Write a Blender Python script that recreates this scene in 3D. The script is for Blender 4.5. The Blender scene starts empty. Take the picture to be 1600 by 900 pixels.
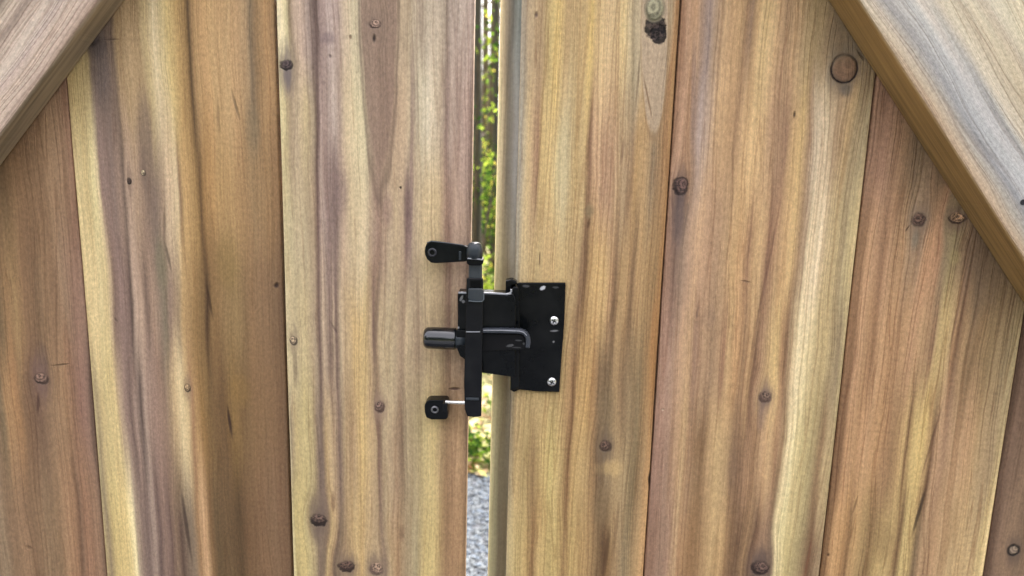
import bpy, bmesh, math, random
from mathutils import Vector, Matrix
R = math.radians
random.seed(7)
scene = bpy.context.scene
COL = scene.collection

# ------------------------------------------------------------------ camera
F_PX = 1150.0                       # focal length in pixels of a 1600 px wide frame
PITCH = math.atan(F_PX / 6158.0)    # the vertical lines meet 6158 px below the middle
ROLL = math.atan(166 / 6158.0)
CAM = Vector((0.0, -0.540, 1.35))
fwd = Vector((0, math.cos(PITCH), -math.sin(PITCH)))
up0 = Vector((0, math.sin(PITCH), math.cos(PITCH)))
rt0 = Vector((1, 0, 0))
rt = rt0 * math.cos(ROLL) + up0 * math.sin(ROLL)
up = up0 * math.cos(ROLL) - rt0 * math.sin(ROLL)
cam_d = bpy.data.cameras.new("camera")
cam = bpy.data.objects.new("camera", cam_d)
COL.objects.link(cam)
m = Matrix((rt, up, -fwd)).transposed().to_4x4()
m.translation = CAM
cam.matrix_world = m
cam_d.sensor_width = 36
cam_d.lens = F_PX / 1600 * 36
cam_d.clip_start = 0.01
cam_d.clip_end = 600
cam_d.dof.use_dof = True
cam_d.dof.focus_distance = 0.545
cam_d.dof.aperture_fstop = 8.5
scene.camera = cam

# ------------------------------------------------------------------ world, sun, exposure
SUN_EL, SUN_AZ = 56, 20            # azimuth measured from +Y (north) clockwise
world = bpy.data.worlds.new("World")
scene.world = world
world.use_nodes = True
wn = world.node_tree
wn.nodes.clear()
wo = wn.nodes.new("ShaderNodeOutputWorld")
bg = wn.nodes.new("ShaderNodeBackground")
sky = wn.nodes.new("ShaderNodeTexSky")
sky.sky_type = 'NISHITA'
sky.sun_disc = False
sky.sun_elevation = R(SUN_EL)
sky.sun_rotation = R(SUN_AZ)
sky.dust_density = 6.0
sky.air_density = 1.0
hs = wn.nodes.new("ShaderNodeHueSaturation")
hs.inputs["Saturation"].default_value = 0.25
wn.links.new(sky.outputs[0], hs.inputs["Color"])
wb = wn.nodes.new("ShaderNodeMix")              # white balance of the overcast shade
wb.data_type = 'RGBA'
wb.blend_type = 'MULTIPLY'
wb.inputs[0].default_value = 1.0
wb.inputs[7].default_value = (1.035, 0.985, 0.985, 1)
wn.links.new(hs.outputs[0], wb.inputs[6])
wn.links.new(wb.outputs[2], bg.inputs[0])
bg.inputs[1].default_value = 0.15
wn.links.new(bg.outputs[0], wo.inputs[0])
sd = bpy.data.lights.new("sun", 'SUN')
sd.energy = 2.0
sd.angle = R(0.6)
sd.color = (1.0, 0.96, 0.90)
sun = bpy.data.objects.new("sun", sd)
COL.objects.link(sun)
az = R(SUN_AZ)
sdir = Vector((math.sin(az) * math.cos(R(SUN_EL)), math.cos(az) * math.cos(R(SUN_EL)), math.sin(R(SUN_EL))))
sun.rotation_euler = sdir.to_track_quat('Z', 'Y').to_euler()
sun.location = sdir * 20
scene.view_settings.view_transform = 'Standard'
scene.view_settings.look = 'None'
scene.view_settings.exposure = 3.08
scene.view_settings.gamma = 1.0
scene.cycles.use_denoising = True
scene.cycles.max_bounces = 8
scene.cycles.sample_clamp_indirect = 6


# ------------------------------------------------------------------ helpers
def pt(px, py, y=0.0):
    """The point of the upright plane at depth y that the photograph shows at px, py."""
    d = fwd * F_PX + rt * (px - 800) + up * (450 - py)
    k = (y - CAM.y) / d.y
    return CAM + d * k


def lin(c):
    out = []
    for v in c[:3]:
        v = v / 255.0
        out.append(v / 12.92 if v <= 0.04045 else ((v + 0.055) / 1.055) ** 2.4)
    return tuple(out) + (1.0,)


def tag(o, label=None, cat=None, group=None, kind=None):
    if label: o["label"] = label
    if cat: o["category"] = cat
    if group: o["group"] = group
    if kind: o["kind"] = kind
    return o


def empty(name, loc):
    o = bpy.data.objects.new(name, None)
    o.empty_display_size = 0.1
    COL.objects.link(o)
    o.location = loc
    return o


def link(name, me, mats, parent=None, loc=(0, 0, 0), smooth=False):
    """Link a mesh; loc is in world space when the parents carry no rotation."""
    o = bpy.data.objects.new(name, me)
    COL.objects.link(o)
    for mt in (mats if isinstance(mats, (list, tuple)) else [mats]):
        me.materials.append(mt)
    off = Vector(loc)
    if parent is not None:
        o.parent = parent
        p = parent
        while p is not None:
            off = off - p.location
            p = p.parent
    o.location = off
    if smooth:
        for p_ in me.polygons: p_.use_smooth = True
    return o


def bm_mesh(bm, name="mesh"):
    bmesh.ops.recalc_face_normals(bm, faces=bm.faces)
    me = bpy.data.meshes.new(name)
    bm.to_mesh(me)
    bm.free()
    return me


def bevel_all(bm, w, seg=2, angle=25):
    es = [e for e in bm.edges if len(e.link_faces) == 2 and e.calc_face_angle(0) > R(angle)]
    bmesh.ops.bevel(bm, geom=es, offset=w, segments=seg, profile=0.5, affect='EDGES', clamp_overlap=True)


def add_prism(bm, poly, y0, y1):
    """Extrude an outline given as (x, z) from y0 (front) to y1 (back)."""
    a = [bm.verts.new((x, y0, z)) for x, z in poly]
    b = [bm.verts.new((x, y1, z)) for x, z in poly]
    n = len(poly)
    bm.faces.new(a)
    bm.faces.new(b[::-1])
    for i in range(n):
        bm.faces.new((a[i], b[i], b[(i + 1) % n], a[(i + 1) % n]))


def prism(poly, y0, y1, bev=0.0, seg=2):
    bm = bmesh.new()
    add_prism(bm, poly, y0, y1)
    bmesh.ops.recalc_face_normals(bm, faces=bm.faces)
    if bev: bevel_all(bm, bev, seg)
    return bm


def box(x0, x1, y0, y1, z0, z1, bev=0.0, seg=2):
    return prism([(x0, z0), (x1, z0), (x1, z1), (x0, z1)], y0, y1, bev, seg)


def add_lathe(bm, prof, origin, axis, n=28):
    """Turn a profile [(distance along axis, radius)] about an axis."""
    ax = Vector(axis).normalized()
    s = ax.orthogonal().normalized()
    t = ax.cross(s)
    rings = []
    for d, r in prof:
        c = Vector(origin) + ax * d
        if r < 1e-6:
            rings.append([bm.verts.new(c)])
        else:
            rings.append([bm.verts.new(c + (s * math.cos(2 * math.pi * i / n) + t * math.sin(2 * math.pi * i / n)) * r) for i in range(n)])
    for a, b in zip(rings, rings[1:]):
        for i in range(n):
            j = (i + 1) % n
            if len(a) == 1 and len(b) > 1: bm.faces.new((a[0], b[i], b[j]))
            elif len(b) == 1 and len(a) > 1: bm.faces.new((a[i], a[j], b[0]))
            elif len(a) > 1: bm.faces.new((a[i], a[j], b[j], b[i]))


def lathe(prof, origin, axis, n=28):
    bm = bmesh.new()
    add_lathe(bm, prof, origin, axis, n)
    return bm


# ------------------------------------------------------------------ node helpers
class NT:
    def __init__(self, name):
        self.mat = bpy.data.materials.new(name)
        self.mat.use_nodes = True
        self.t = self.mat.node_tree
        self.t.nodes.clear()
        self.out = self.n("ShaderNodeOutputMaterial")

    def n(self, typ, **kw):
        nd = self.t.nodes.new(typ)
        for k, v in kw.items(): setattr(nd, k, v)
        return nd

    def put(self, sock, v):
        if isinstance(v, bpy.types.NodeSocket): self.t.links.new(v, sock)
        elif isinstance(v, (tuple, list)) and len(v) == 3 and sock.type == 'RGBA': sock.default_value = tuple(v) + (1.0,)
        else: sock.default_value = v

    def m(self, op, a, b=0.0, c=None, clamp=False):
        nd = self.n("ShaderNodeMath", operation=op, use_clamp=clamp)
        self.put(nd.inputs[0], a)
        self.put(nd.inputs[1], b)
        if c is not None: self.put(nd.inputs[2], c)
        return nd.outputs[0]

    def comb(self, x, y, z=0.0):
        nd = self.n("ShaderNodeCombineXYZ")
        for i, v in enumerate((x, y, z)): self.put(nd.inputs[i], v)
        return nd.outputs[0]

    def noise(self, vec, scale=1.0, detail=2.0, rough=0.5, dist=0.0):
        nd = self.n("ShaderNodeTexNoise")
        self.put(nd.inputs["Vector"], vec)
        nd.inputs["Scale"].default_value = scale
        nd.inputs["Detail"].default_value = detail
        nd.inputs["Roughness"].default_value = rough
        nd.inputs["Distortion"].default_value = dist
        return nd.outputs[0]

    def ss(self, x, e0, e1, t0=0.0, t1=1.0, kind='SMOOTHSTEP'):
        nd = self.n("ShaderNodeMapRange", interpolation_type=kind)
        if kind == 'LINEAR': nd.clamp = True
        if e0 > e1: e0, e1, t0, t1 = e1, e0, t1, t0
        self.put(nd.inputs[0], x)
        for i, v in enumerate((e0, e1, t0, t1)): nd.inputs[1 + i].default_value = v
        return nd.outputs[0]

    def ramp(self, fac, stops, mode='LINEAR'):
        nd = self.n("ShaderNodeValToRGB")
        cr = nd.color_ramp
        cr.interpolation = mode
        stops = sorted(stops, key=lambda s: s[0])
        while len(cr.elements) > 1: cr.elements.remove(cr.elements[-1])
        cr.elements[0].position = stops[0][0]
        cr.elements[0].color = stops[0][1]
        for p, c in stops[1:32]:
            e = cr.elements.new(min(max(p, 0), 1))
            e.color = c
        self.put(nd.inputs[0], fac)
        return nd.outputs[0]

    def mix(self, fac, a, b, blend='MIX'):
        nd = self.n("ShaderNodeMix", data_type='RGBA', blend_type=blend)
        self.put(nd.inputs[0], fac)
        self.put(nd.inputs[6], a)
        self.put(nd.inputs[7], b)
        return nd.outputs[2]

    def ell(self, vec, cx, cz, rx, rz, rot=0.0):
        """Distance from an ellipse's centre in units of its radii."""
        nd = self.n("ShaderNodeMapping", vector_type='TEXTURE')
        self.put(nd.inputs[0], vec)
        nd.inputs[1].default_value = (cx, cz, 0)
        nd.inputs[2].default_value = (0, 0, rot)
        nd.inputs[3].default_value = (rx, rz, 1)
        ln = self.n("ShaderNodeVectorMath", operation='LENGTH')
        self.t.links.new(nd.outputs[0], ln.inputs[0])
        return ln.outputs["Value"]

    def bsdf(self, **kw):
        b = self.n("ShaderNodeBsdfPrincipled")
        for k, v in kw.items(): self.put(b.inputs[k.replace("_", " ")], v)
        self.t.links.new(b.outputs[0], self.out.inputs[0])
        return b

    def bump(self, h, strength, dist):
        nd = self.n("ShaderNodeBump")
        nd.inputs["Strength"].default_value = strength
        nd.inputs["Distance"].default_value = dist
        self.put(nd.inputs["Height"], h)
        return nd.outputs[0]


SAT = [0.92]
PULL = [0.42]


def tone(c):
    """A wood tone, slightly greyed as the weathered cedar is."""
    l = 0.3 * c[0] + 0.55 * c[1] + 0.15 * c[2]
    g = (max(l, 1) / 148.0) ** 0.16
    base = (l * 1.185, l * 0.98, l * 0.725)
    p = PULL[0]
    return lin(tuple(min(255, ((l + (v - l) * SAT[0]) * (1 - p) + b * p) * g) for v, b in zip(c, base)))


MM = 0.54 / F_PX      # one photograph pixel on the gate, in metres
ALB = 0.98            # albedo of the wood against the tones listed below


def wood(name, rows, spots=(), seed=0.0, streak=0.17, lines=0.28, curl=0.0, warp=0.0022, mott=0.10, fine=0.32, grit=0.85, wander=0.016, alb=ALB, side=None, sat=0.92, pull=0.3):
    """Timber: rows = [(height, [(across, colour)])] give how the boards' colours run from edge
    to edge, spots = knots, checks and stains at their places, all in the object's own metres."""
    SAT[0] = sat
    PULL[0] = pull
    k = NT(name)
    tc = k.n("ShaderNodeTexCoord")
    sp = k.n("ShaderNodeSeparateXYZ")
    k.t.links.new(tc.outputs["Object"], sp.inputs[0])
    X, Y, Z = sp.outputs[0], sp.outputs[1], sp.outputs[2]
    XZ = k.comb(X, Z, 0)
    # grain swings round the knots
    U = X
    dist = []
    for s in spots:
        d = k.ell(XZ, s["x"], s["z"], s["rx"], s["rz"], s.get("rot", 0))
        if s["t"] == "knot":
            edge = k.noise(k.comb(X, Z, seed), s.get('ef', 240), 4, 0.65)
            d = k.m('ADD', d, k.m('MULTIPLY', k.m('SUBTRACT', edge, 0.5), s.get('en', 0.85)))
            fall = k.ss(k.ell(XZ, s["x"], s["z"], s["rx"] * 3.4, s["rz"] * 7.5), 1.0, 0.0)
            U = k.m('SUBTRACT', U, k.m('MULTIPLY', k.m('MULTIPLY', k.m('SUBTRACT', X, s["x"]), fall), s.get("flow", 0.62)))
        dist.append(d)
    w1 = k.noise(k.comb(k.m('MULTIPLY', X, 14), k.m('MULTIPLY', Z, 5.5), seed + 3), 1.0, 2)
    U = k.m('ADD', U, k.m('MULTIPLY', k.m('SUBTRACT', w1, 0.5), warp * 4.5))
    w2 = k.noise(k.comb(k.m('MULTIPLY', X, 60), k.m('MULTIPLY', Z, 22), seed + 8), 1.0, 2)
    U = k.m('ADD', U, k.m('MULTIPLY', k.m('SUBTRACT', w2, 0.5), 0.0022))
    # colours across
    ux = [u for _, r in rows for u, _ in r]
    lo, hi = min(ux) - 0.002, max(ux) + 0.002
    fac = k.m('DIVIDE', k.m('SUBTRACT', U, lo), hi - lo)
    wz = k.noise(k.comb(k.m('MULTIPLY', X, 90), k.m('MULTIPLY', Z, 5), seed + 5), 1.0, 2)
    ZW = k.m('ADD', Z, k.m('MULTIPLY', k.m('SUBTRACT', wz, 0.5), 0.09))
    rows = sorted(rows, key=lambda r: r[0])
    col = None
    for i, (z, r) in enumerate(rows):
        c = k.ramp(fac, [((u - lo) / (hi - lo), tone(cc)) for u, cc in r])
        if col is None: col = c
        else:
            z0 = rows[i - 1][0]
            col = k.mix(k.ss(ZW, z0 + (z - z0) * 0.08, z - (z - z0) * 0.08), col, c)
    # streaks of early and late wood, running the length of the board
    wl = k.noise(k.comb(k.m('MULTIPLY', X, 11), k.m('MULTIPLY', Z, 4.2), seed + 50), 1.0, 2)
    wk = k.noise(k.comb(k.m('MULTIPLY', X, 90), k.m('MULTIPLY', Z, 34), seed + 51), 1.0, 2)
    UL = k.m('ADD', U, k.m('ADD', k.m('MULTIPLY', k.m('SUBTRACT', wl, 0.5), wander), k.m('MULTIPLY', k.m('SUBTRACT', wk, 0.5), 0.0012)))
    def band(fx, fz, detail, off, rough=0.55):
        return k.noise(k.comb(k.m('MULTIPLY', UL, fx), k.m('MULTIPLY', Z, fz), seed + off), 1.0, detail, rough)
    s1 = band(130, 2.6, 3, 1.3)
    s2 = band(420, 6.0, 4, 7.7, 0.68)
    s3 = band(1100, 16.0, 2, 4.1)
    v = k.m('ADD', 1.0, k.m('MULTIPLY', k.m('SUBTRACT', s1, 0.5), streak * 2.4))
    v = k.m('MULTIPLY', v, k.m('ADD', 1.0, k.m('MULTIPLY', k.m('SUBTRACT', s2, 0.5), streak * 2.3)))
    v = k.m('MULTIPLY', v, k.m('ADD', 1.0, k.m('MULTIPLY', k.m('SUBTRACT', s3, 0.5), fine * 1.3)))
    # thin dark growth lines: contours of slow noise, so they wander and never repeat
    g1 = k.m('ABSOLUTE', k.m('SUBTRACT', k.m('FRACT', k.m('MULTIPLY', band(52, 1.1, 1.5, 9.9), 14.0)), 0.5))
    g1 = k.ss(g1, 0.20, 0.0)
    gm = k.ss(band(45, 3.5, 2, 15.2), 0.34, 0.58)
    g1 = k.m('MULTIPLY', g1, gm)
    LM = k.m('MULTIPLY', g1, lines * 1.6)
    g2 = k.m('ABSOLUTE', k.m('SUBTRACT', band(150, 2.2, 2, 31.0), 0.5))
    g2 = k.ss(g2, 0.018, 0.0)
    LM = k.m('MAXIMUM', LM, k.m('MULTIPLY', g2, lines * 1.9))
    # cloudy mottling and short fibre specks
    mo = k.noise(k.comb(k.m('MULTIPLY', X, 55), k.m('MULTIPLY', Z, 17), seed + 2), 1.0, 4, 0.6)
    v = k.m('MULTIPLY', v, k.m('ADD', 1.0, k.m('MULTIPLY', k.m('SUBTRACT', mo, 0.5), mott * 2.0)))
    m2 = k.noise(k.comb(k.m('MULTIPLY', X, 520), k.m('MULTIPLY', Z, 330), seed + 32), 1.0, 3, 0.65)
    v = k.m('MULTIPLY', v, k.m('ADD', 1.0, k.m('MULTIPLY', k.m('SUBTRACT', m2, 0.5), grit)))
    fb = k.noise(k.comb(k.m('MULTIPLY', X, 1500), k.m('MULTIPLY', Z, 420), seed + 12), 1.0, 2, 0.7)
    v = k.m('MULTIPLY', v, k.m('ADD', 1.0, k.m('MULTIPLY', k.m('SUBTRACT', fb, 0.5), fine * 1.5)))
    dash = k.noise(k.comb(k.m('MULTIPLY', U, 900), k.m('MULTIPLY', Z, 60), seed + 22), 1.0, 2, 0.6)
    dm = k.ss(k.noise(k.comb(k.m('MULTIPLY', X, 40), k.m('MULTIPLY', Z, 12), seed + 23), 1.0, 2), 0.5, 0.68)
    dash = k.m('MULTIPLY', k.ss(dash, 0.62, 0.74), dm)
    LM = k.m('MAXIMUM', LM, k.m('MULTIPLY', dash, 0.5))
    if curl:
        cu = k.noise(k.comb(k.m('MULTIPLY', X, 110), k.m('MULTIPLY', Z, 380), seed + 6), 1.0, 3, 0.6)
        cm = k.ss(k.noise(k.comb(k.m('MULTIPLY', X, 25), k.m('MULTIPLY', Z, 9), seed + 61), 1.0, 1), 0.42, 0.62)
        v = k.m('MULTIPLY', v, k.m('SUBTRACT', 1.0, k.m('MULTIPLY', k.m('MULTIPLY', k.ss(cu, 0.45, 0.70), cm), curl)))
    vv = k.comb(v, v, v)
    col = k.mix(1.0, col, vv, 'MULTIPLY')
    col = k.mix(LM, col, k.mix(1.0, col, (0.56, 0.46, 0.42, 1), 'MULTIPLY'))
    # drifts of hue between pinkish heartwood and yellow sapwood
    h = k.ss(band(75, 3.0, 2, 40.0), 0.35, 0.65)
    col = k.mix(1.0, col, k.mix(h, (1.02, 0.99, 0.975, 1), (0.99, 1.005, 1.0, 1)), 'MULTIPLY')
    hgt = k.m('ADD', k.m('MULTIPLY', v, 0.5), k.m('MULTIPLY', g1, -0.25))
    for s, d in zip(spots, dist):
        if s["t"] == "knot":
            sx, sz = s["x"], s["z"]
            big = k.ell(XZ, sx, sz + s.get("hz", 0), s["rx"] * s.get("hw", 2.1) * 1.05, s["rz"] * s.get("hh", 2.6) * 1.5, s.get("rot", 0))
            big = k.m('ADD', big, k.m('MULTIPLY', k.m('SUBTRACT', k.noise(k.comb(k.m('MULTIPLY', UL, 520), k.m('MULTIPLY', Z, 36), seed), 1, 3), 0.5), 1.0))
            col = k.mix(k.ss(big, 1.05, 0.15, 0, min(1.0, s.get("halo", 0.55) * 1.6)), col, tone(s.get("hcol", (120, 98, 88))))
            o = (math.sin(sx * 900 + sz * 313), math.cos(sx * 511 - sz * 877))
            d2 = k.ell(XZ, sx + 0.42 * s["rx"] * s.get("ox", o[0]), sz + s["rz"] * s.get("oz", 0.40 + 0.15 * o[1]), s["rx"], s["rz"], s.get("rot", 0))
            nk = k.noise(k.comb(X, Z, seed + 1), 620, 4, 0.72)
            ring = k.m('ADD', k.m('MULTIPLY', k.m('SUBTRACT', nk, 0.5), s.get('spk', 5.0)), k.m('MULTIPLY', k.m('SINE', k.m('MULTIPLY', d2, 11.0)), s.get('rings', 0.4)))
            body = k.mix(k.ss(ring, -1.0, 1.0), tone(tuple(min(255, c * 1.45) for c in s["col"])), tone(tuple(c * s.get("dk", 0.42) for c in s["col"])))
            cres = k.m('MULTIPLY', k.ss(k.m('ADD', d2, k.m('MULTIPLY', k.m('SUBTRACT', nk, 0.5), 0.8)), 0.55, 1.25), s.get("cres", 0.8))
            body = k.mix(cres, body, tone(s.get("rim", (52, 34, 30))))
            col = k.mix(k.ss(d, 1.3, 0.70, 0, s.get("a", 0.92)), col, body)
            rim = k.ss(k.m('ABSOLUTE', k.m('SUBTRACT', d, 1.0)), s.get("rw", 0.30), 0.02, 0, s.get("ra", 0.75))
            low = k.ss(Z, s["z"] + s["rz"] * 1.2, s["z"] - s["rz"] * 0.6, s.get("rlow", 0.25), 1.0)
            rim = k.m('MULTIPLY', rim, low)
            col = k.mix(rim, col, tone(s.get("rim", (52, 34, 30))))
            hgt = k.m('ADD', hgt, k.m('MULTIPLY', rim, -1.2))
            hgt = k.m('ADD', hgt, k.ss(d, 1.0, 0.7, 0, s.get("rise", 0.15)))
        elif s["t"] == "check":
            mk = k.ss(d, 1.0, 0.25, 0, s.get("a", 0.85))
            col = k.mix(mk, col, tone(s.get("col", (45, 30, 22))))
            hgt = k.m('ADD', hgt, k.m('MULTIPLY', mk, -1.5))
        elif s["t"] == "pitch":
            nz = k.noise(k.comb(X, Z, seed), 300, 3, 0.6)
            d2 = k.m('ADD', d, k.m('MULTIPLY', k.m('SUBTRACT', nz, 0.5), 0.5))
            mk = k.ss(d2, 1.05, 0.85, 0, s.get("a", 0.95))
            body = k.mix(k.ss(nz, 0.46, 0.60), tone((28, 16, 16)), tone((80, 64, 62)))
            col = k.mix(mk, col, body)
            hgt = k.m('ADD', hgt, k.m('MULTIPLY', mk, -1.0))
        else:                                           # a stain with a soft or crisp outline
            nz = k.noise(k.comb(k.m('MULTIPLY', X, 200), k.m('MULTIPLY', Z, 26), seed + 4), 1.0, 2)
            d2 = k.m('ADD', d, k.m('MULTIPLY', k.m('SUBTRACT', nz, 0.5), s.get("rag", 0.35)))
            mk = k.ss(d2, 1.0, s.get("in", 0.3), 0, s.get("a", 0.5))
            tint = k.mix(1.0, tone(s["col"]), vv, 'MULTIPLY')
            col = k.mix(mk, col, tint)
            if s.get("edge"):
                rim = k.ss(k.m('ABSOLUTE', k.m('SUBTRACT', d2, 0.97)), s.get("ew", 0.10), 0.0, 0, s["edge"])
                col = k.mix(rim, col, tone(s.get("ecol", (110, 84, 70))))
    col = k.mix(1.0, col, (alb, alb, alb, 1), 'MULTIPLY')
    if side:                                            # fresh sawn edges keep their honey tone
        geo = k.n("ShaderNodeNewGeometry")
        vt = k.n("ShaderNodeVectorTransform", vector_type='NORMAL', convert_from='WORLD', convert_to='OBJECT')
        k.t.links.new(geo.outputs["Normal"], vt.inputs[0])
        s3_ = k.n("ShaderNodeSeparateXYZ")
        k.t.links.new(vt.outputs[0], s3_.inputs[0])
        nx = k.ss(k.m('ABSOLUTE', s3_.outputs[0]), 0.45, 0.85)
        f1 = k.noise(k.comb(k.m('MULTIPLY', Y, 420), k.m('MULTIPLY', Z, 6), seed + 70), 1.0, 4, 0.6)
        f2 = k.noise(k.comb(k.m('MULTIPLY', Y, 90), k.m('MULTIPLY', Z, 9), seed + 71), 1.0, 3, 0.6)
        fs = k.m('ADD', k.m('MULTIPLY', f1, 0.5), k.m('MULTIPLY', f2, 0.5))
        sc = k.ramp(fs, [(0.32, tone(tuple(c * 0.72 for c in side))), (0.5, tone(side)), (0.68, tone(tuple(min(255, c * 1.14) for c in side)))])
        col = k.mix(nx, col, sc)
    b = k.bsdf(Base_Color=col, Roughness=0.72)
    b.inputs["Specular IOR Level"].default_value = 0.28
    k.put(b.inputs["Normal"], k.bump(k.m('SUBTRACT', hgt, k.m('MULTIPLY', LM, 0.6)), 0.6, 0.0013))
    return k.mat


def metal(name, base, rough, metallic=0.0, coat=0.0, dust=0.0, chips=(), spec=0.12, grain=0.12):
    k = NT(name)
    tc = k.n("ShaderNodeTexCoord")
    O = tc.outputs["Object"]
    n1 = k.noise(O, 900, 3, 0.6)
    n2 = k.noise(O, 60, 3, 0.6)
    c = k.mix(k.ss(n2, 0.35, 0.75, 0, dust), base, (0.10, 0.10, 0.095, 1))
    rr = k.ss(n1, 0.2, 0.8, rough * 0.92, rough * 1.1, 'LINEAR')
    b = k.bsdf(Roughness=rr, Metallic=metallic)
    if chips:
        sp = k.n("ShaderNodeSeparateXYZ")
        k.t.links.new(O, sp.inputs[0])
        XZ = k.comb(sp.outputs[0], sp.outputs[2], 0)
        nz = k.noise(O, 1500, 2)
        for (cx, cz, rx, rz, rot, a, tone) in chips:
            d = k.ell(XZ, cx, cz, rx, rz, rot)
            d = k.m('ADD', d, k.m('MULTIPLY', k.m('SUBTRACT', nz, 0.5), 0.9))
            c = k.mix(k.ss(d, 1.0, 0.6, 0, a), c, (tone, tone, tone * 1.02, 1))
    k.put(b.inputs["Base Color"], c)
    b.inputs["Coat Weight"].default_value = coat
    if not metallic: b.inputs["Specular IOR Level"].default_value = spec
    b.inputs["Coat Roughness"].default_value = 0.15
    k.put(b.inputs["Normal"], k.bump(n1, grain, 0.0003))
    return k.mat


# ------------------------------------------------------------------ the two gate leaves
TOP, BOT = 1.86, 0.07
TH = 0.017                                             # plank thickness


def board_x(px):                                       # x of an upright joint that the photograph shows at px, half way up
    return pt(px, 450).x


def rows_px(xc, data, z_shift=0.0, y=0.0):
    out = []
    for py, r in data:
        zs = [pt(px, py, y).z for px, _ in r]
        out.append((sum(zs) / len(zs), [(pt(px, py, y).x - xc, c) for px, c in r]))
    return out


def S(t, px, py, rx, ry, xc, rot=0.0, **kw):
    p = pt(px, py)
    return dict(t=t, x=p.x - xc, z=p.z, rx=rx * MM, rz=ry * MM, rot=R(rot), **kw)


XA = (board_x(-186), board_x(129))
XB = (board_x(130.5), board_x(441))
XC = (board_x(445.5), board_x(734))
XD = (board_x(803), board_x(1035.3))
XE = (board_x(1036.8), board_x(1331.5))
XF = (board_x(1333.2), board_x(1606.5))
XG = (board_x(1609), board_x(1900))

rowsA = [(250, [(-60, (150, 112, 76)), (0, (140, 106, 70)), (12, (152, 112, 74)), (40, (150, 112, 78)), (62, (152, 115, 82)), (72, (166, 128, 94)), (95, (162, 124, 94)), (108, (165, 120, 95)), (118, (140, 102, 80))]),
         (480, [(-60, (140, 105, 72)), (0, (132, 106, 72)), (12, (166, 126, 82)), (25, (172, 136, 88)), (38, (150, 112, 78)), (55, (140, 106, 76)), (70, (160, 122, 88)), (85, (150, 112, 82)), (98, (162, 128, 100)), (115, (158, 116, 98)), (128, (162, 122, 104)), (134, (130, 95, 82))]),
         (620, [(-60, (140, 105, 72)), (0, (140, 116, 84)), (8, (176, 134, 88)), (25, (176, 128, 82)), (36, (140, 104, 74)), (60, (130, 96, 76)), (80, (158, 122, 90)), (100, (170, 128, 92)), (112, (158, 114, 88)), (125, (158, 112, 98)), (138, (150, 112, 98)), (142, (118, 88, 76))]),
         (820, [(-60, (140, 108, 76)), (0, (152, 128, 100)), (15, (150, 114, 84)), (35, (158, 120, 88)), (50, (142, 108, 78)), (70, (152, 120, 88)), (90, (148, 114, 82)), (104, (178, 132, 96)), (112, (172, 124, 90)), (120, (140, 102, 78)), (132, (166, 120, 92)), (150, (158, 118, 92)), (158, (138, 104, 84))])]
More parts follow.
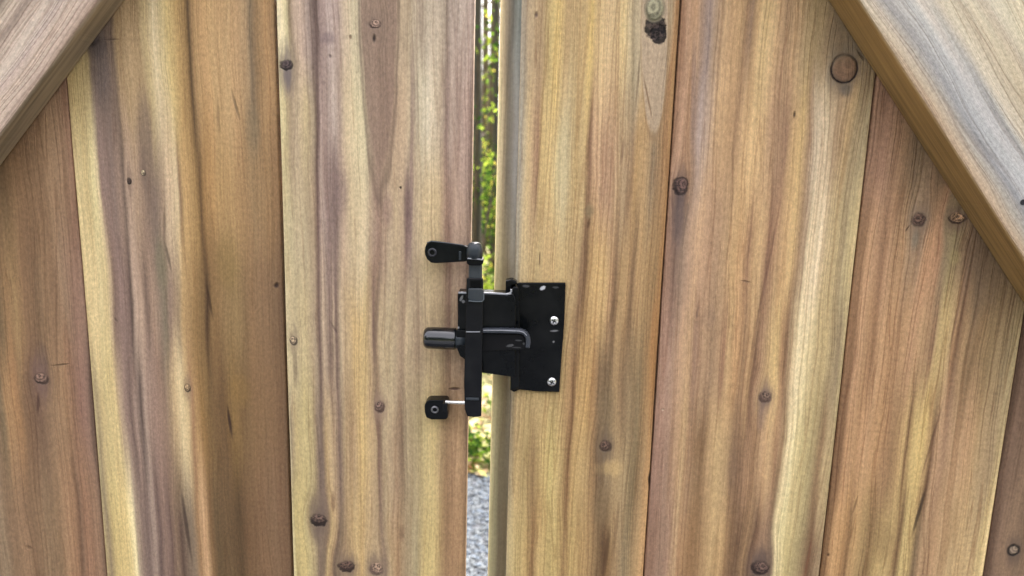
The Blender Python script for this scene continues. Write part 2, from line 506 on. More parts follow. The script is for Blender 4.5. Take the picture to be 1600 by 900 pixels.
rowsB = [(100, [(97, (176, 150, 98)), (112, (186, 164, 104)), (135, (178, 156, 104)), (141, (120, 100, 90)), (160, (124, 106, 98)), (178, (128, 106, 92)), (186, (172, 140, 98)), (205, (180, 150, 108)), (222, (172, 146, 104)), (234, (190, 172, 122)), (246, (206, 198, 158)), (256, (196, 184, 134)), (266, (204, 184, 118)), (280, (184, 150, 88)), (292, (160, 122, 70)), (297, (100, 72, 42)), (303, (176, 136, 86)), (325, (196, 156, 102)), (355, (192, 156, 106)), (372, (188, 150, 104)), (386, (176, 144, 104)), (393, (132, 112, 86)), (404, (160, 124, 82)), (418, (182, 138, 88)), (430, (158, 120, 78)), (434, (110, 84, 56))]),
         (300, [(114, (190, 168, 116)), (122, (206, 190, 134)), (138, (202, 184, 126)), (150, (214, 204, 146)), (156, (206, 190, 148)), (160, (150, 124, 118)), (178, (140, 120, 114)), (188, (156, 130, 116)), (194, (118, 98, 88)), (200, (180, 152, 134)), (212, (172, 142, 118)), (226, (138, 116, 102)), (240, (130, 110, 100)), (252, (160, 134, 112)), (262, (196, 174, 144)), (276, (204, 184, 144)), (280, (150, 116, 84)), (286, (198, 160, 100)), (304, (172, 134, 76)), (311, (112, 78, 42)), (317, (170, 126, 70)), (335, (186, 144, 86)), (360, (182, 142, 88)), (380, (166, 128, 82)), (395, (160, 128, 86)), (420, (160, 122, 78)), (436, (146, 108, 70))]),
         (470, [(130, (190, 170, 118)), (138, (206, 190, 134)), (155, (212, 198, 142)), (166, (204, 188, 134)), (173, (184, 162, 132)), (178, (132, 106, 96)), (188, (150, 124, 120)), (200, (134, 110, 104)), (204, (96, 76, 72)), (210, (184, 158, 142)), (220, (176, 146, 128)), (228, (126, 100, 90)), (238, (166, 136, 118)), (250, (140, 122, 106)), (258, (132, 120, 100)), (266, (150, 124, 110)), (280, (170, 144, 110)), (286, (190, 152, 98)), (304, (158, 122, 70)), (318, (140, 104, 58)), (324, (92, 60, 34)), (331, (150, 112, 64)), (350, (158, 122, 74)), (370, (160, 126, 76)), (385, (148, 112, 72)), (410, (154, 116, 80)), (432, (140, 106, 74)), (442, (124, 92, 64))]),
         (640, [(140, (214, 202, 160)), (146, (186, 172, 122)), (152, (160, 146, 108)), (158, (190, 172, 118)), (170, (200, 184, 124)), (182, (206, 188, 128)), (190, (176, 154, 128)), (200, (152, 128, 120)), (208, (122, 100, 96)), (215, (164, 138, 128)), (224, (104, 84, 80)), (230, (170, 144, 132)), (244, (160, 130, 118)), (262, (152, 124, 106)), (276, (192, 168, 124)), (286, (212, 192, 144)), (294, (206, 180, 130)), (302, (176, 128, 88)), (308, (184, 140, 86)), (318, (160, 118, 62)), (334, (136, 102, 58)), (352, (126, 92, 54)), (366, (154, 114, 58)), (380, (142, 104, 60)), (400, (150, 112, 72)), (425, (146, 108, 72)), (446, (128, 94, 64))]),
         (830, [(155, (222, 210, 166)), (160, (182, 166, 116)), (168, (150, 134, 104)), (176, (198, 178, 112)), (190, (210, 190, 120)), (200, (214, 200, 132)), (208, (230, 220, 164)), (213, (176, 162, 140)), (222, (146, 124, 116)), (232, (132, 108, 104)), (242, (170, 146, 136)), (250, (118, 94, 92)), (258, (152, 124, 114)), (268, (122, 96, 90)), (276, (144, 116, 96)), (284, (104, 78, 68)), (290, (126, 104, 88)), (302, (140, 120, 100)), (312, (170, 128, 86)), (321, (206, 164, 118)), (330, (148, 108, 66)), (338, (122, 92, 56)), (360, (124, 94, 58)), (376, (108, 78, 46)), (390, (136, 98, 62)), (410, (146, 106, 72)), (435, (146, 108, 76)), (457, (128, 94, 66))])]
rowsC = [(30, [(429, (216, 200, 158)), (436, (222, 208, 164)), (446, (206, 190, 140)), (454, (140, 118, 88)), (460, (180, 156, 132)), (470, (190, 164, 142)), (482, (172, 148, 134)), (490, (132, 108, 98)), (497, (116, 92, 84)), (503, (166, 142, 134)), (515, (182, 160, 150)), (530, (172, 148, 136)), (540, (190, 168, 140)), (554, (200, 184, 146)), (564, (180, 160, 128)), (640, (176, 154, 122)), (650, (186, 166, 138)), (655, (166, 144, 120)), (668, (184, 166, 140)), (690, (182, 166, 142)), (697, (150, 128, 108)), (704, (172, 150, 134)), (725, (180, 158, 142)), (736, (178, 156, 142)), (742, (140, 118, 106))]),
         (180, [(435, (212, 198, 144)), (444, (194, 176, 124)), (454, (164, 140, 108)), (464, (182, 160, 126)), (478, (188, 168, 122)), (488, (170, 150, 116)), (496, (112, 86, 78)), (502, (172, 146, 134)), (514, (162, 140, 128)), (522, (184, 164, 150)), (532, (166, 144, 126)), (542, (194, 174, 136)), (556, (204, 188, 144)), (568, (206, 190, 146)), (580, (180, 158, 126)), (610, (178, 150, 120)), (626, (186, 158, 124)), (638, (190, 166, 130)), (642, (158, 132, 112)), (654, (190, 174, 142)), (668, (200, 186, 156)), (684, (190, 170, 140)), (698, (150, 120, 106)), (704, (182, 156, 138)), (716, (166, 138, 122)), (728, (180, 150, 134)), (738, (138, 112, 98))]),
         (340, [(438, (206, 190, 142)), (448, (190, 176, 128)), (462, (184, 166, 126)), (478, (180, 160, 122)), (490, (172, 148, 114)), (498, (112, 82, 74)), (504, (178, 152, 136)), (514, (150, 122, 112)), (528, (140, 114, 106)), (538, (180, 154, 128)), (552, (196, 176, 134)), (568, (202, 184, 142)), (583, (172, 142, 116)), (590, (158, 128, 108)), (606, (180, 154, 122)), (618, (188, 164, 126)), (630, (176, 150, 120)), (634, (138, 106, 96)), (642, (150, 120, 108)), (648, (186, 160, 126)), (664, (200, 174, 128)), (684, (196, 168, 122)), (695, (166, 132, 108)), (702, (152, 118, 100)), (712, (182, 150, 126)), (724, (172, 142, 120)), (734, (138, 110, 92))]),
         (520, [(444, (212, 196, 146)), (451, (200, 182, 136)), (462, (184, 166, 122)), (478, (188, 166, 118)), (494, (170, 146, 114)), (501, (120, 94, 84)), (507, (186, 160, 130)), (518, (138, 110, 96)), (524, (176, 148, 120)), (528, (128, 100, 88)), (536, (184, 160, 124)), (550, (188, 160, 112)), (556, (200, 168, 108)), (572, (196, 166, 108)), (582, (180, 152, 114)), (586, (128, 98, 84)), (594, (186, 162, 122)), (612, (192, 168, 126)), (630, (170, 142, 112)), (638, (190, 166, 126)), (654, (176, 148, 116)), (668, (188, 160, 118)), (690, (182, 154, 114)), (702, (140, 106, 86)), (708, (180, 150, 118)), (722, (174, 144, 116)), (730, (134, 106, 86))]),
         (700, [(451, (212, 200, 150)), (456, (160, 140, 108)), (464, (188, 166, 110)), (478, (194, 172, 112)), (490, (182, 160, 108)), (498, (140, 116, 96)), (504, (130, 106, 92)), (512, (178, 148, 100)), (518, (196, 164, 116)), (526, (178, 146, 110)), (533, (134, 106, 92)), (542, (176, 148, 106)), (556, (180, 148, 104)), (568, (204, 172, 106)), (580, (190, 158, 108)), (590, (180, 152, 110)), (594, (132, 100, 84)), (602, (184, 160, 120)), (618, (178, 146, 110)), (628, (144, 114, 86)), (636, (172, 150, 112)), (652, (174, 154, 108)), (664, (196, 172, 112)), (676, (204, 176, 112)), (688, (180, 146, 100)), (694, (158, 124, 84)), (706, (174, 136, 96)), (718, (182, 144, 100)), (728, (134, 104, 74))]),
         (860, [(457, (212, 196, 142)), (464, (190, 168, 104)), (478, (200, 178, 110)), (492, (176, 156, 108)), (500, (136, 114, 94)), (508, (138, 114, 86)), (515, (190, 160, 104)), (524, (178, 144, 100)), (530, (122, 96, 76)), (540, (160, 132, 96)), (552, (190, 158, 104)), (566, (196, 164, 104)), (576, (186, 156, 108)), (590, (180, 150, 110)), (596, (150, 122, 96)), (608, (186, 158, 112)), (620, (176, 136, 94)), (634, (168, 142, 104)), (650, (168, 152, 110)), (664, (196, 170, 104)), (676, (204, 176, 108)), (688, (176, 140, 90)), (696, (158, 120, 80)), (710, (172, 132, 90)), (720, (166, 128, 86)), (728, (126, 96, 66))])]
rowsD = [(50, [(808, (146, 140, 126)), (814, (160, 158, 146)), (818, (160, 152, 134)), (824, (176, 154, 122)), (836, (182, 158, 120)), (848, (170, 144, 104)), (856, (186, 162, 104)), (870, (210, 184, 108)), (884, (182, 156, 106)), (900, (188, 158, 106)), (914, (194, 164, 108)), (924, (212, 184, 106)), (932, (196, 166, 112)), (950, (206, 178, 130)), (962, (196, 168, 120)), (975, (210, 184, 126)), (986, (196, 178, 136)), (996, (160, 146, 114)), (1003, (180, 166, 134)), (1022, (176, 160, 134)), (1042, (170, 148, 112)), (1050, (178, 134, 88)), (1058, (176, 128, 78)), (1064, (140, 98, 58))]),
         (250, [(802, (140, 134, 116)), (810, (164, 164, 154)), (815, (178, 166, 136)), (822, (196, 172, 124)), (834, (176, 138, 104)), (838, (160, 120, 90)), (844, (200, 170, 108)), (858, (204, 180, 118)), (870, (196, 184, 132)), (884, (186, 168, 124)), (900, (186, 158, 102)), (914, (190, 162, 110)), (921, (140, 98, 72)), (928, (194, 158, 120)), (944, (186, 148, 116)), (956, (178, 140, 108)), (968, (184, 152, 112)), (980, (172, 144, 108)), (988, (162, 128, 92)), (996, (186, 148, 94)), (1010, (176, 144, 98)), (1020, (148, 128, 98)), (1034, (164, 126, 82)), (1046, (178, 130, 78)), (1055, (140, 98, 60))]),
         (440, [(800, (128, 126, 108)), (806, (158, 156, 140)), (812, (186, 168, 124)), (830, (190, 164, 112)), (880, (192, 164, 110)), (898, (182, 152, 104)), (906, (156, 120, 84)), (914, (138, 102, 68)), (922, (180, 146, 92)), (934, (204, 170, 108)), (946, (196, 162, 104)), (955, (180, 140, 98)), (962, (150, 116, 82)), (970, (180, 146, 96)), (982, (178, 142, 94)), (988, (138, 102, 70)), (996, (182, 146, 96)), (1010, (168, 134, 86)), (1024, (158, 124, 78)), (1033, (176, 122, 68)), (1039, (120, 82, 48))]),
         (600, [(796, (116, 112, 92)), (802, (140, 134, 112)), (808, (176, 156, 110)), (820, (186, 160, 106)), (850, (184, 160, 104)), (876, (184, 152, 96)), (888, (180, 138, 88)), (896, (144, 102, 64)), (904, (196, 160, 98)), (918, (196, 154, 90)), (928, (176, 134, 84)), (936, (140, 112, 78)), (950, (132, 108, 76)), (962, (176, 142, 96)), (972, (144, 110, 76)), (984, (154, 130, 92)), (1000, (148, 124, 86)), (1012, (172, 128, 78)), (1020, (180, 122, 64)), (1028, (110, 70, 38))]),
         (740, [(793, (128, 122, 98)), (799, (168, 154, 116)), (806, (186, 162, 106)), (822, (176, 150, 94)), (834, (152, 120, 76)), (846, (192, 168, 104)), (860, (196, 176, 104)), (874, (194, 164, 102)), (888, (146, 104, 64)), (896, (192, 158, 96)), (912, (186, 154, 98)), (924, (160, 124, 80)), (934, (128, 102, 72)), (946, (150, 126, 92)), (962, (170, 140, 96)), (976, (168, 146, 104)), (990, (142, 118, 80)), (1002, (174, 136, 90)), (1014, (196, 148, 92)), (1020, (118, 78, 44))]),
         (870, [(790, (146, 140, 110)), (796, (184, 170, 120)), (806, (190, 170, 108)), (820, (192, 162, 98)), (832, (158, 120, 74)), (842, (194, 166, 102)), (856, (188, 164, 98)), (870, (194, 168, 100)), (882, (158, 124, 76)), (892, (192, 164, 98)), (908, (186, 150, 92)), (922, (168, 132, 84)), (932, (140, 108, 70)), (941, (112, 78, 48)), (950, (148, 110, 66)), (960, (166, 134, 92)), (974, (154, 138, 102)), (988, (168, 136, 92)), (1000, (196, 154, 100)), (1008, (200, 154, 100)), (1014, (130, 90, 54))])]
rowsE = [(60, [(1062, (164, 120, 90)), (1072, (180, 142, 112)), (1084, (188, 146, 108)), (1094, (164, 132, 112)), (1106, (156, 136, 132)), (1116, (172, 142, 116)), (1132, (190, 152, 110)), (1154, (192, 156, 108)), (1166, (164, 128, 92)), (1174, (158, 126, 100)), (1184, (202, 170, 118)), (1198, (206, 176, 120)), (1214, (196, 160, 114)), (1228, (178, 140, 104)), (1240, (186, 150, 108)), (1254, (186, 156, 112)), (1274, (176, 150, 104)), (1300, (160, 136, 100)), (1340, (146, 124, 94)), (1378, (150, 128, 92))]),
         (200, [(1054, (158, 116, 88)), (1064, (184, 144, 116)), (1076, (180, 138, 104)), (1084, (154, 122, 104)), (1092, (170, 150, 146)), (1106, (178, 152, 132)), (1120, (194, 156, 112)), (1142, (186, 148, 104)), (1152, (164, 128, 92)), (1162, (194, 158, 112)), (1178, (208, 174, 120)), (1194, (202, 166, 116)), (1206, (182, 142, 106)), (1220, (170, 132, 100)), (1232, (160, 122, 94)), (1240, (194, 156, 106)), (1256, (202, 166, 106)), (1268, (176, 140, 108)), (1278, (196, 178, 152)), (1292, (206, 190, 158)), (1306, (180, 156, 122)), (1322, (186, 156, 108)), (1336, (168, 150, 110)), (1352, (166, 150, 112)), (1366, (180, 156, 110)), (1372, (130, 100, 66))]),
         (380, [(1044, (158, 120, 100)), (1056, (140, 110, 96)), (1066, (150, 122, 104)), (1078, (180, 144, 118)), (1092, (194, 158, 122)), (1106, (182, 144, 112)), (1122, (172, 138, 106)), (1136, (180, 146, 106)), (1150, (196, 158, 106)), (1164, (194, 152, 104)), (1174, (162, 120, 88)), (1182, (192, 152, 104)), (1194, (196, 158, 110)), (1204, (148, 104, 80)), (1212, (176, 134, 100)), (1224, (196, 156, 108)), (1240, (206, 168, 110)), (1250, (168, 132, 96)), (1258, (176, 150, 120)), (1266, (212, 196, 158)), (1280, (218, 204, 170)), (1292, (194, 176, 132)), (1304, (182, 164, 116)), (1318, (170, 152, 112)), (1332, (196, 178, 124)), (1342, (208, 188, 134))]),
         (560, [(1034, (164, 126, 108)), (1046, (172, 136, 118)), (1062, (184, 146, 114)), (1076, (192, 156, 116)), (1084, (158, 124, 102)), (1098, (176, 142, 108)), (1112, (158, 126, 96)), (1122, (176, 140, 104)), (1130, (158, 112, 84)), (1138, (194, 156, 106)), (1152, (190, 146, 98)), (1162, (168, 130, 92)), (1172, (184, 144, 98)), (1180, (136, 96, 72)), (1190, (180, 140, 104)), (1202, (196, 160, 106)), (1212, (204, 172, 110)), (1220, (172, 130, 88)), (1228, (146, 106, 76)), (1236, (186, 164, 124)), (1246, (218, 208, 164)), (1260, (212, 200, 150)), (1272, (190, 172, 122)), (1286, (186, 168, 116)), (1300, (166, 148, 108)), (1308, (150, 130, 98)), (1316, (190, 174, 122)), (1324, (196, 178, 126))]),
         (720, [(1024, (160, 120, 104)), (1040, (168, 130, 110)), (1054, (184, 144, 108)), (1064, (192, 158, 112)), (1074, (166, 130, 96)), (1086, (158, 124, 86)), (1096, (142, 108, 72)), (1104, (180, 142, 98)), (1118, (194, 160, 108)), (1132, (182, 148, 102)), (1144, (150, 116, 84)), (1156, (142, 106, 78)), (1168, (176, 136, 100)), (1178, (164, 120, 84)), (1188, (194, 152, 110)), (1202, (200, 162, 114)), (1212, (170, 130, 94)), (1220, (164, 136, 98)), (1230, (214, 206, 158)), (1242, (204, 194, 138)), (1254, (188, 172, 116)), (1268, (172, 156, 106)), (1280, (150, 116, 80)), (1288, (180, 158, 112)), (1300, (176, 160, 112)), (1306, (168, 146, 104))]),
         (870, [(1012, (150, 110, 90)), (1026, (158, 122, 102)), (1040, (166, 128, 106)), (1052, (190, 152, 112)), (1062, (176, 134, 92)), (1072, (160, 118, 76)), (1084, (150, 112, 72)), (1096, (176, 138, 92)), (1108, (192, 156, 104)), (1124, (188, 152, 100)), (1138, (142, 106, 72)), (1152, (132, 98, 70)), (1166, (160, 122, 84)), (1178, (130, 96, 72)), (1192, (160, 124, 96)), (1202, (130, 104, 84)), (1208, (204, 194, 146)), (1218, (206, 198, 142)), (1230, (190, 178, 118)), (1244, (176, 160, 108)), (1258, (150, 124, 86)), (1266, (132, 92, 64)), (1274, (150, 124, 92)), (1286, (160, 138, 104)), (1292, (130, 104, 72))])]
rowsF = [(220, [(1370, (156, 116, 92)), (1382, (166, 124, 100)), (1400, (164, 124, 94)), (1416, (156, 122, 90)), (1430, (140, 116, 88)), (1460, (140, 112, 84)), (1560, (150, 120, 90)), (1650, (160, 128, 94))]),
         (380, [(1349, (150, 110, 76)), (1358, (190, 146, 106)), (1370, (184, 140, 104)), (1380, (158, 116, 84)), (1388, (188, 144, 106)), (1400, (178, 136, 96)), (1412, (186, 144, 102)), (1424, (162, 134, 104)), (1436, (158, 130, 104)), (1446, (194, 146, 106)), (1460, (192, 142, 104)), (1470, (184, 138, 104)), (1478, (150, 128, 96)), (1490, (150, 134, 94)), (1502, (160, 134, 98)), (1512, (140, 110, 84)), (1530, (132, 104, 80)), (1560, (130, 106, 78)), (1620, (140, 112, 80))]),
         (530, [(1333, (146, 104, 70)), (1342, (192, 148, 108)), (1354, (182, 136, 94)), (1364, (156, 112, 76)), (1374, (194, 150, 106)), (1388, (188, 142, 98)), (1400, (174, 132, 92)), (1412, (188, 146, 102)), (1424, (186, 142, 104)), (1438, (190, 152, 108)), (1452, (170, 132, 94)), (1460, (164, 126, 94)), (1468, (190, 166, 108)), (1480, (196, 170, 110)), (1492, (188, 148, 104)), (1498, (138, 98, 70)), (1508, (180, 140, 96)), (1520, (154, 122, 84)), (1534, (162, 132, 90)), (1550, (152, 126, 84)), (1566, (164, 140, 98)), (1580, (156, 138, 98)), (1592, (180, 162, 114)), (1598, (196, 176, 126))]),
         (700, [(1314, (138, 96, 62)), (1322, (188, 142, 98)), (1336, (184, 138, 94)), (1352, (192, 148, 104)), (1368, (188, 142, 94)), (1382, (176, 132, 90)), (1392, (158, 120, 80)), (1402, (176, 140, 92)), (1410, (196, 164, 104)), (1416, (144, 108, 70)), (1424, (196, 170, 104)), (1440, (202, 176, 104)), (1450, (186, 150, 96)), (1456, (128, 88, 60)), (1464, (188, 146, 108)), (1476, (172, 130, 98)), (1490, (190, 150, 108)), (1508, (188, 148, 106)), (1524, (182, 150, 104)), (1540, (170, 144, 104)), (1552, (174, 150, 110)), (1562, (192, 172, 118)), (1570, (226, 206, 142)), (1576, (200, 174, 116))]),
         (860, [(1293, (140, 98, 60)), (1302, (196, 148, 96)), (1314, (192, 142, 88)), (1322, (150, 108, 66)), (1330, (188, 150, 96)), (1342, (170, 138, 86)), (1356, (146, 112, 68)), (1368, (176, 148, 90)), (1384, (184, 160, 100)), (1396, (178, 148, 92)), (1402, (132, 100, 66)), (1410, (192, 168, 104)), (1422, (188, 160, 98)), (1430, (132, 108, 76)), (1440, (180, 144, 104)), (1452, (172, 132, 94)), (1466, (192, 152, 108)), (1484, (188, 156, 108)), (1504, (190, 158, 108)), (1520, (186, 158, 110)), (1532, (204, 180, 120)), (1540, (224, 204, 142)), (1545, (190, 164, 110))])]
rowsG = [(640, [(1578, (110, 78, 58)), (1588, (138, 104, 84)), (1600, (134, 102, 82)), (1700, (140, 106, 84))]),
         (850, [(1552, (112, 80, 62)), (1562, (144, 110, 88)), (1575, (150, 116, 90)), (1590, (140, 112, 88)), (1700, (140, 108, 86))])]
rowsTopR = [(30, [(1560, (200, 160, 112)), (1572, (196, 160, 118)), (1578, (160, 118, 90)), (1586, (202, 166, 112)), (1600, (200, 160, 110)), (1690, (186, 148, 104))])]

cA, cB, cC, cD, cE, cF, cG = [(a + b) / 2 for a, b in (XA, XB, XC, XD, XE, XF, XG)]
spotsA = [S("knot", 63, 592, 11, 9, cA, cres=0.35, dk=0.7, col=(120, 92, 82), rim=(62, 42, 38), halo=0.45, hcol=(128, 96, 92), hh=4.2, hw=1.8),
          S("check", 58, 632, 3.2, 24, cA, -7, col=(88, 48, 46), a=0.7),
          S("check", 92, 571, 20, 2.2, cA, 8, col=(98, 72, 52), a=0.55),
          S("check", 44, 857, 9, 5, cA, -25, col=(112, 80, 58), a=0.5),
          S("stain", 66, 560, 12, 36, cA, col=(118, 92, 84), a=0.45)]
spotsB = [S("stain", 152, 72, 20, 24, cB, col=(88, 78, 78), a=0.75, rag=1.1),
          S("check", 147, 68, 12, 5, cB, 30, col=(56, 46, 46), a=0.75),
          S("stain", 160, 110, 16, 70, cB, col=(108, 96, 98), a=0.5, rag=0.9),
          S("knot", 224, 270, 3.5, 4.5, cB, col=(176, 150, 120), rim=(72, 56, 50), halo=0.35, hh=6),
          S("knot", 202, 283, 3.2, 5, cB, col=(60, 46, 42), rim=(50, 38, 36), halo=0.3, hh=5),
          S("check", 174, 62, 16, 2.0, cB, 4, col=(88, 70, 60), a=0.5),
          S("check", 368, 165, 3.2, 30, cB, 14, col=(104, 88, 66), a=0.55),
          S("check", 341, 185, 3.4, 38, cB, 0, col=(140, 106, 72), a=0.5),
          S("stain", 395, 200, 16, 60, cB, col=(132, 114, 84), a=0.6),
          S("stain", 226, 205, 16, 90, cB, col=(128, 108, 96), a=0.55),
          S("stain", 252, 410, 14, 60, cB, col=(120, 118, 92), a=0.55),
          S("check", 262, 400, 3.2, 34, cB, 10, col=(84, 72, 62), a=0.6),
          S("check", 257, 350, 2.6, 40, cB, -3, col=(106, 88, 76), a=0.5),
          S("check", 327, 470, 3.4, 40, cB, 8, col=(84, 52, 28), a=0.75),
          S("knot", 293, 606, 4.5, 6.5, cB, col=(150, 124, 92), rim=(58, 38, 26), halo=0.3, hh=3.6),
          S("check", 359, 660, 3.6, 36, cB, 6, col=(66, 34, 30), a=0.85),
          S("check", 432, 446, 5.5, 6.5, cB, -30, col=(56, 26, 24), a=0.9),
          S("check", 181, 500, 3.0, 6, cB, 30, col=(90, 66, 56), a=0.5),
          S("check", 291, 820, 4.2, 90, cB, 5, col=(70, 48, 44), a=0.7),
          S("stain", 372, 840, 14, 56, cB, col=(112, 82, 48), a=0.55),
          S("stain", 355, 410, 26, 64, cB, col=(146, 116, 56), a=0.45),
          S("stain", 376, 610, 22, 40, cB, col=(158, 118, 54), a=0.4)]
spotsC = [S("knot", 448, 102, 8.5, 7.5, cC, en=1.2, col=(74, 58, 60), rim=(34, 24, 28), halo=0.7, hcol=(124, 110, 106), hh=4.8, hw=2.0, hz=-0.004),
          S("stain", 592, -60, 31, 352, cC, col=(144, 114, 96), a=0.85, edge=0.55, ecol=(104, 80, 68), rag=0.22, **{"in": 0.80}),
          S("check", 585, 60, 3.6, 8, cC, 0, col=(44, 28, 26), a=0.9),
          S("knot", 586, 38, 8, 6, cC, col=(140, 112, 96), rim=(92, 70, 62), halo=0.2, ra=0.6),
          S("check", 548, 58, 3, 4.5, cC, 0, col=(120, 80, 50), a=0.7),
          S("check", 516, 88, 3, 4, cC, 0, col=(90, 68, 70), a=0.6),
          S("stain", 513, 60, 17, 14, cC, col=(120, 100, 106), a=0.55),
          S("check", 626, 293, 2.6, 3.0, cC, 0, col=(50, 30, 28), a=0.9),
          S("stain", 636, 320, 8, 60, cC, col=(124, 96, 90), a=0.6),
          S("stain", 534, 300, 14, 50, cC, col=(136, 110, 104), a=0.5),
          S("stain", 606, 328, 12, 40, cC, col=(150, 116, 104), a=0.55),
          S("check", 591, 470, 3.2, 95, cC, -3, col=(126, 98, 84), a=0.5),
          S("knot", 459, 532, 5.5, 7, cC, col=(150, 128, 100), rim=(70, 56, 48), halo=0.35, hh=3.2),
          S("stain", 462, 575, 5, 42, cC, col=(130, 110, 86), a=0.6),
          S("check", 522, 512, 2.6, 18, cC, 30, col=(110, 80, 76), a=0.5),
          S("knot", 594, 635, 7.5, 9.5, cC, col=(112, 86, 76), rim=(96, 70, 60), halo=0.55, hcol=(158, 128, 104), hh=2.6, hw=2.0, ra=0.6),
          S("knot", 498, 812, 12.5, 10.5, cC, en=1.2, cres=0.95, ox=0.2, oz=0.75, col=(100, 76, 66), rim=(44, 26, 24), halo=0.6, hcol=(120, 98, 84), hh=3.4, hw=1.6),
          S("stain", 503, 740, 7, 80, cC, col=(126, 104, 88), a=0.7),
          S("stain", 506, 870, 9, 50, cC, col=(132, 110, 88), a=0.6),
          S("knot", 542, 884, 13, 10, cC, en=1.3, cres=0.9, ox=-0.2, oz=0.7, col=(94, 68, 58), rim=(60, 38, 36), halo=0.6, hcol=(140, 114, 90), hh=2.6),
          S("knot", 588, 888, 11, 12, cC, col=(140, 112, 92), rim=(104, 78, 70), halo=0.4, ra=0.4),
          S("stain", 521, 784, 6, 26, cC, col=(138, 100, 72), a=0.6),
          S("stain", 628, 832, 7, 24, cC, col=(134, 98, 70), a=0.65),
          S("check", 711, 607, 13, 3.6, cC, 3, col=(84, 48, 44), a=0.85),
          S("stain", 506, 130, 5, 5, cC, col=(120, 96, 90), a=0.4)]
spotsD = [S("knot", 1023, 13, 14, 18, cD, en=0.2, col=(118, 122, 100), rim=(120, 112, 88), halo=0.25, hcol=(160, 146, 116), hh=1.9, ra=0.5, rw=0.2, rise=0.9, cres=0.15, dk=0.8, rings=0.4, spk=2.0, oz=0.1),
          S("stain", 1023, 52, 21, 160, cD, 3, col=(174, 154, 130), a=0.85, edge=0.45, ecol=(150, 112, 72), rag=0.10, ew=0.08, **{"in": 0.85}),
          S("pitch", 1024, 42, 16.5, 20, cD, 6), S("pitch", 1029, 54, 12.5, 15, cD, 10),
          S("knot", 1023, 13, 14, 18, cD, en=0.2, col=(118, 122, 100), rim=(120, 114, 90), halo=0.0, ra=0.5, rw=0.2, rise=0.9, cres=0.15, dk=0.8, rings=0.4, spk=2.0, oz=0.1, flow=0.0),
          S("check", 1012, 152, 1.8, 46, cD, 15, col=(140, 98, 60), a=0.6),
          S("check", 997, 125, 2.0, 62, cD, -2, col=(120, 92, 66), a=0.5),
          S("check", 838, 23, 3.6, 6.5, cD, 0, col=(96, 68, 70), a=0.8),
          S("stain", 921, 330, 10, 16, cD, col=(140, 122, 86), a=0.7),
          S("check", 920, 350, 2.6, 12, cD, -8, col=(106, 68, 42), a=0.7),
          S("check", 837, 90, 2.4, 26, cD, 0, col=(140, 96, 66), a=0.5),
          S("stain", 880, 260, 14, 120, cD, col=(176, 170, 132), a=0.5),
          S("check", 973, 235, 3.4, 30, cD, -6, col=(140, 104, 80), a=0.5),
          S("check", 956, 490, 3.2, 46, cD, -8, col=(126, 94, 62), a=0.55),
          S("stain", 948, 640, 24, 66, cD, col=(132, 112, 80), a=0.5),
          S("knot", 946, 697, 9, 9.5, cD, col=(96, 70, 62), rim=(74, 50, 42), halo=0.65, hcol=(120, 100, 80), hh=2.8, hw=1.8, ra=0.6),
          S("stain", 956, 732, 26, 22, cD, col=(206, 172, 108), a=0.5, rag=1.2),
          S("stain", 940, 790, 22, 50, cD, col=(134, 108, 72), a=0.55),
          S("check", 948, 860, 5.5, 60, cD, -3, col=(96, 62, 36), a=0.7),
          S("check", 962, 830, 4, 80, cD, -3, col=(124, 86, 54), a=0.45),
          S("check", 1015, 750, 4.0, 17, cD, 2, col=(52, 26, 16), a=0.9),
          S("stain", 1021, 520, 7, 90, cD, col=(176, 118, 62), a=0.6),
          S("check", 843, 405, 1.6, 15, cD, 0, col=(90, 62, 44), a=0.7)]
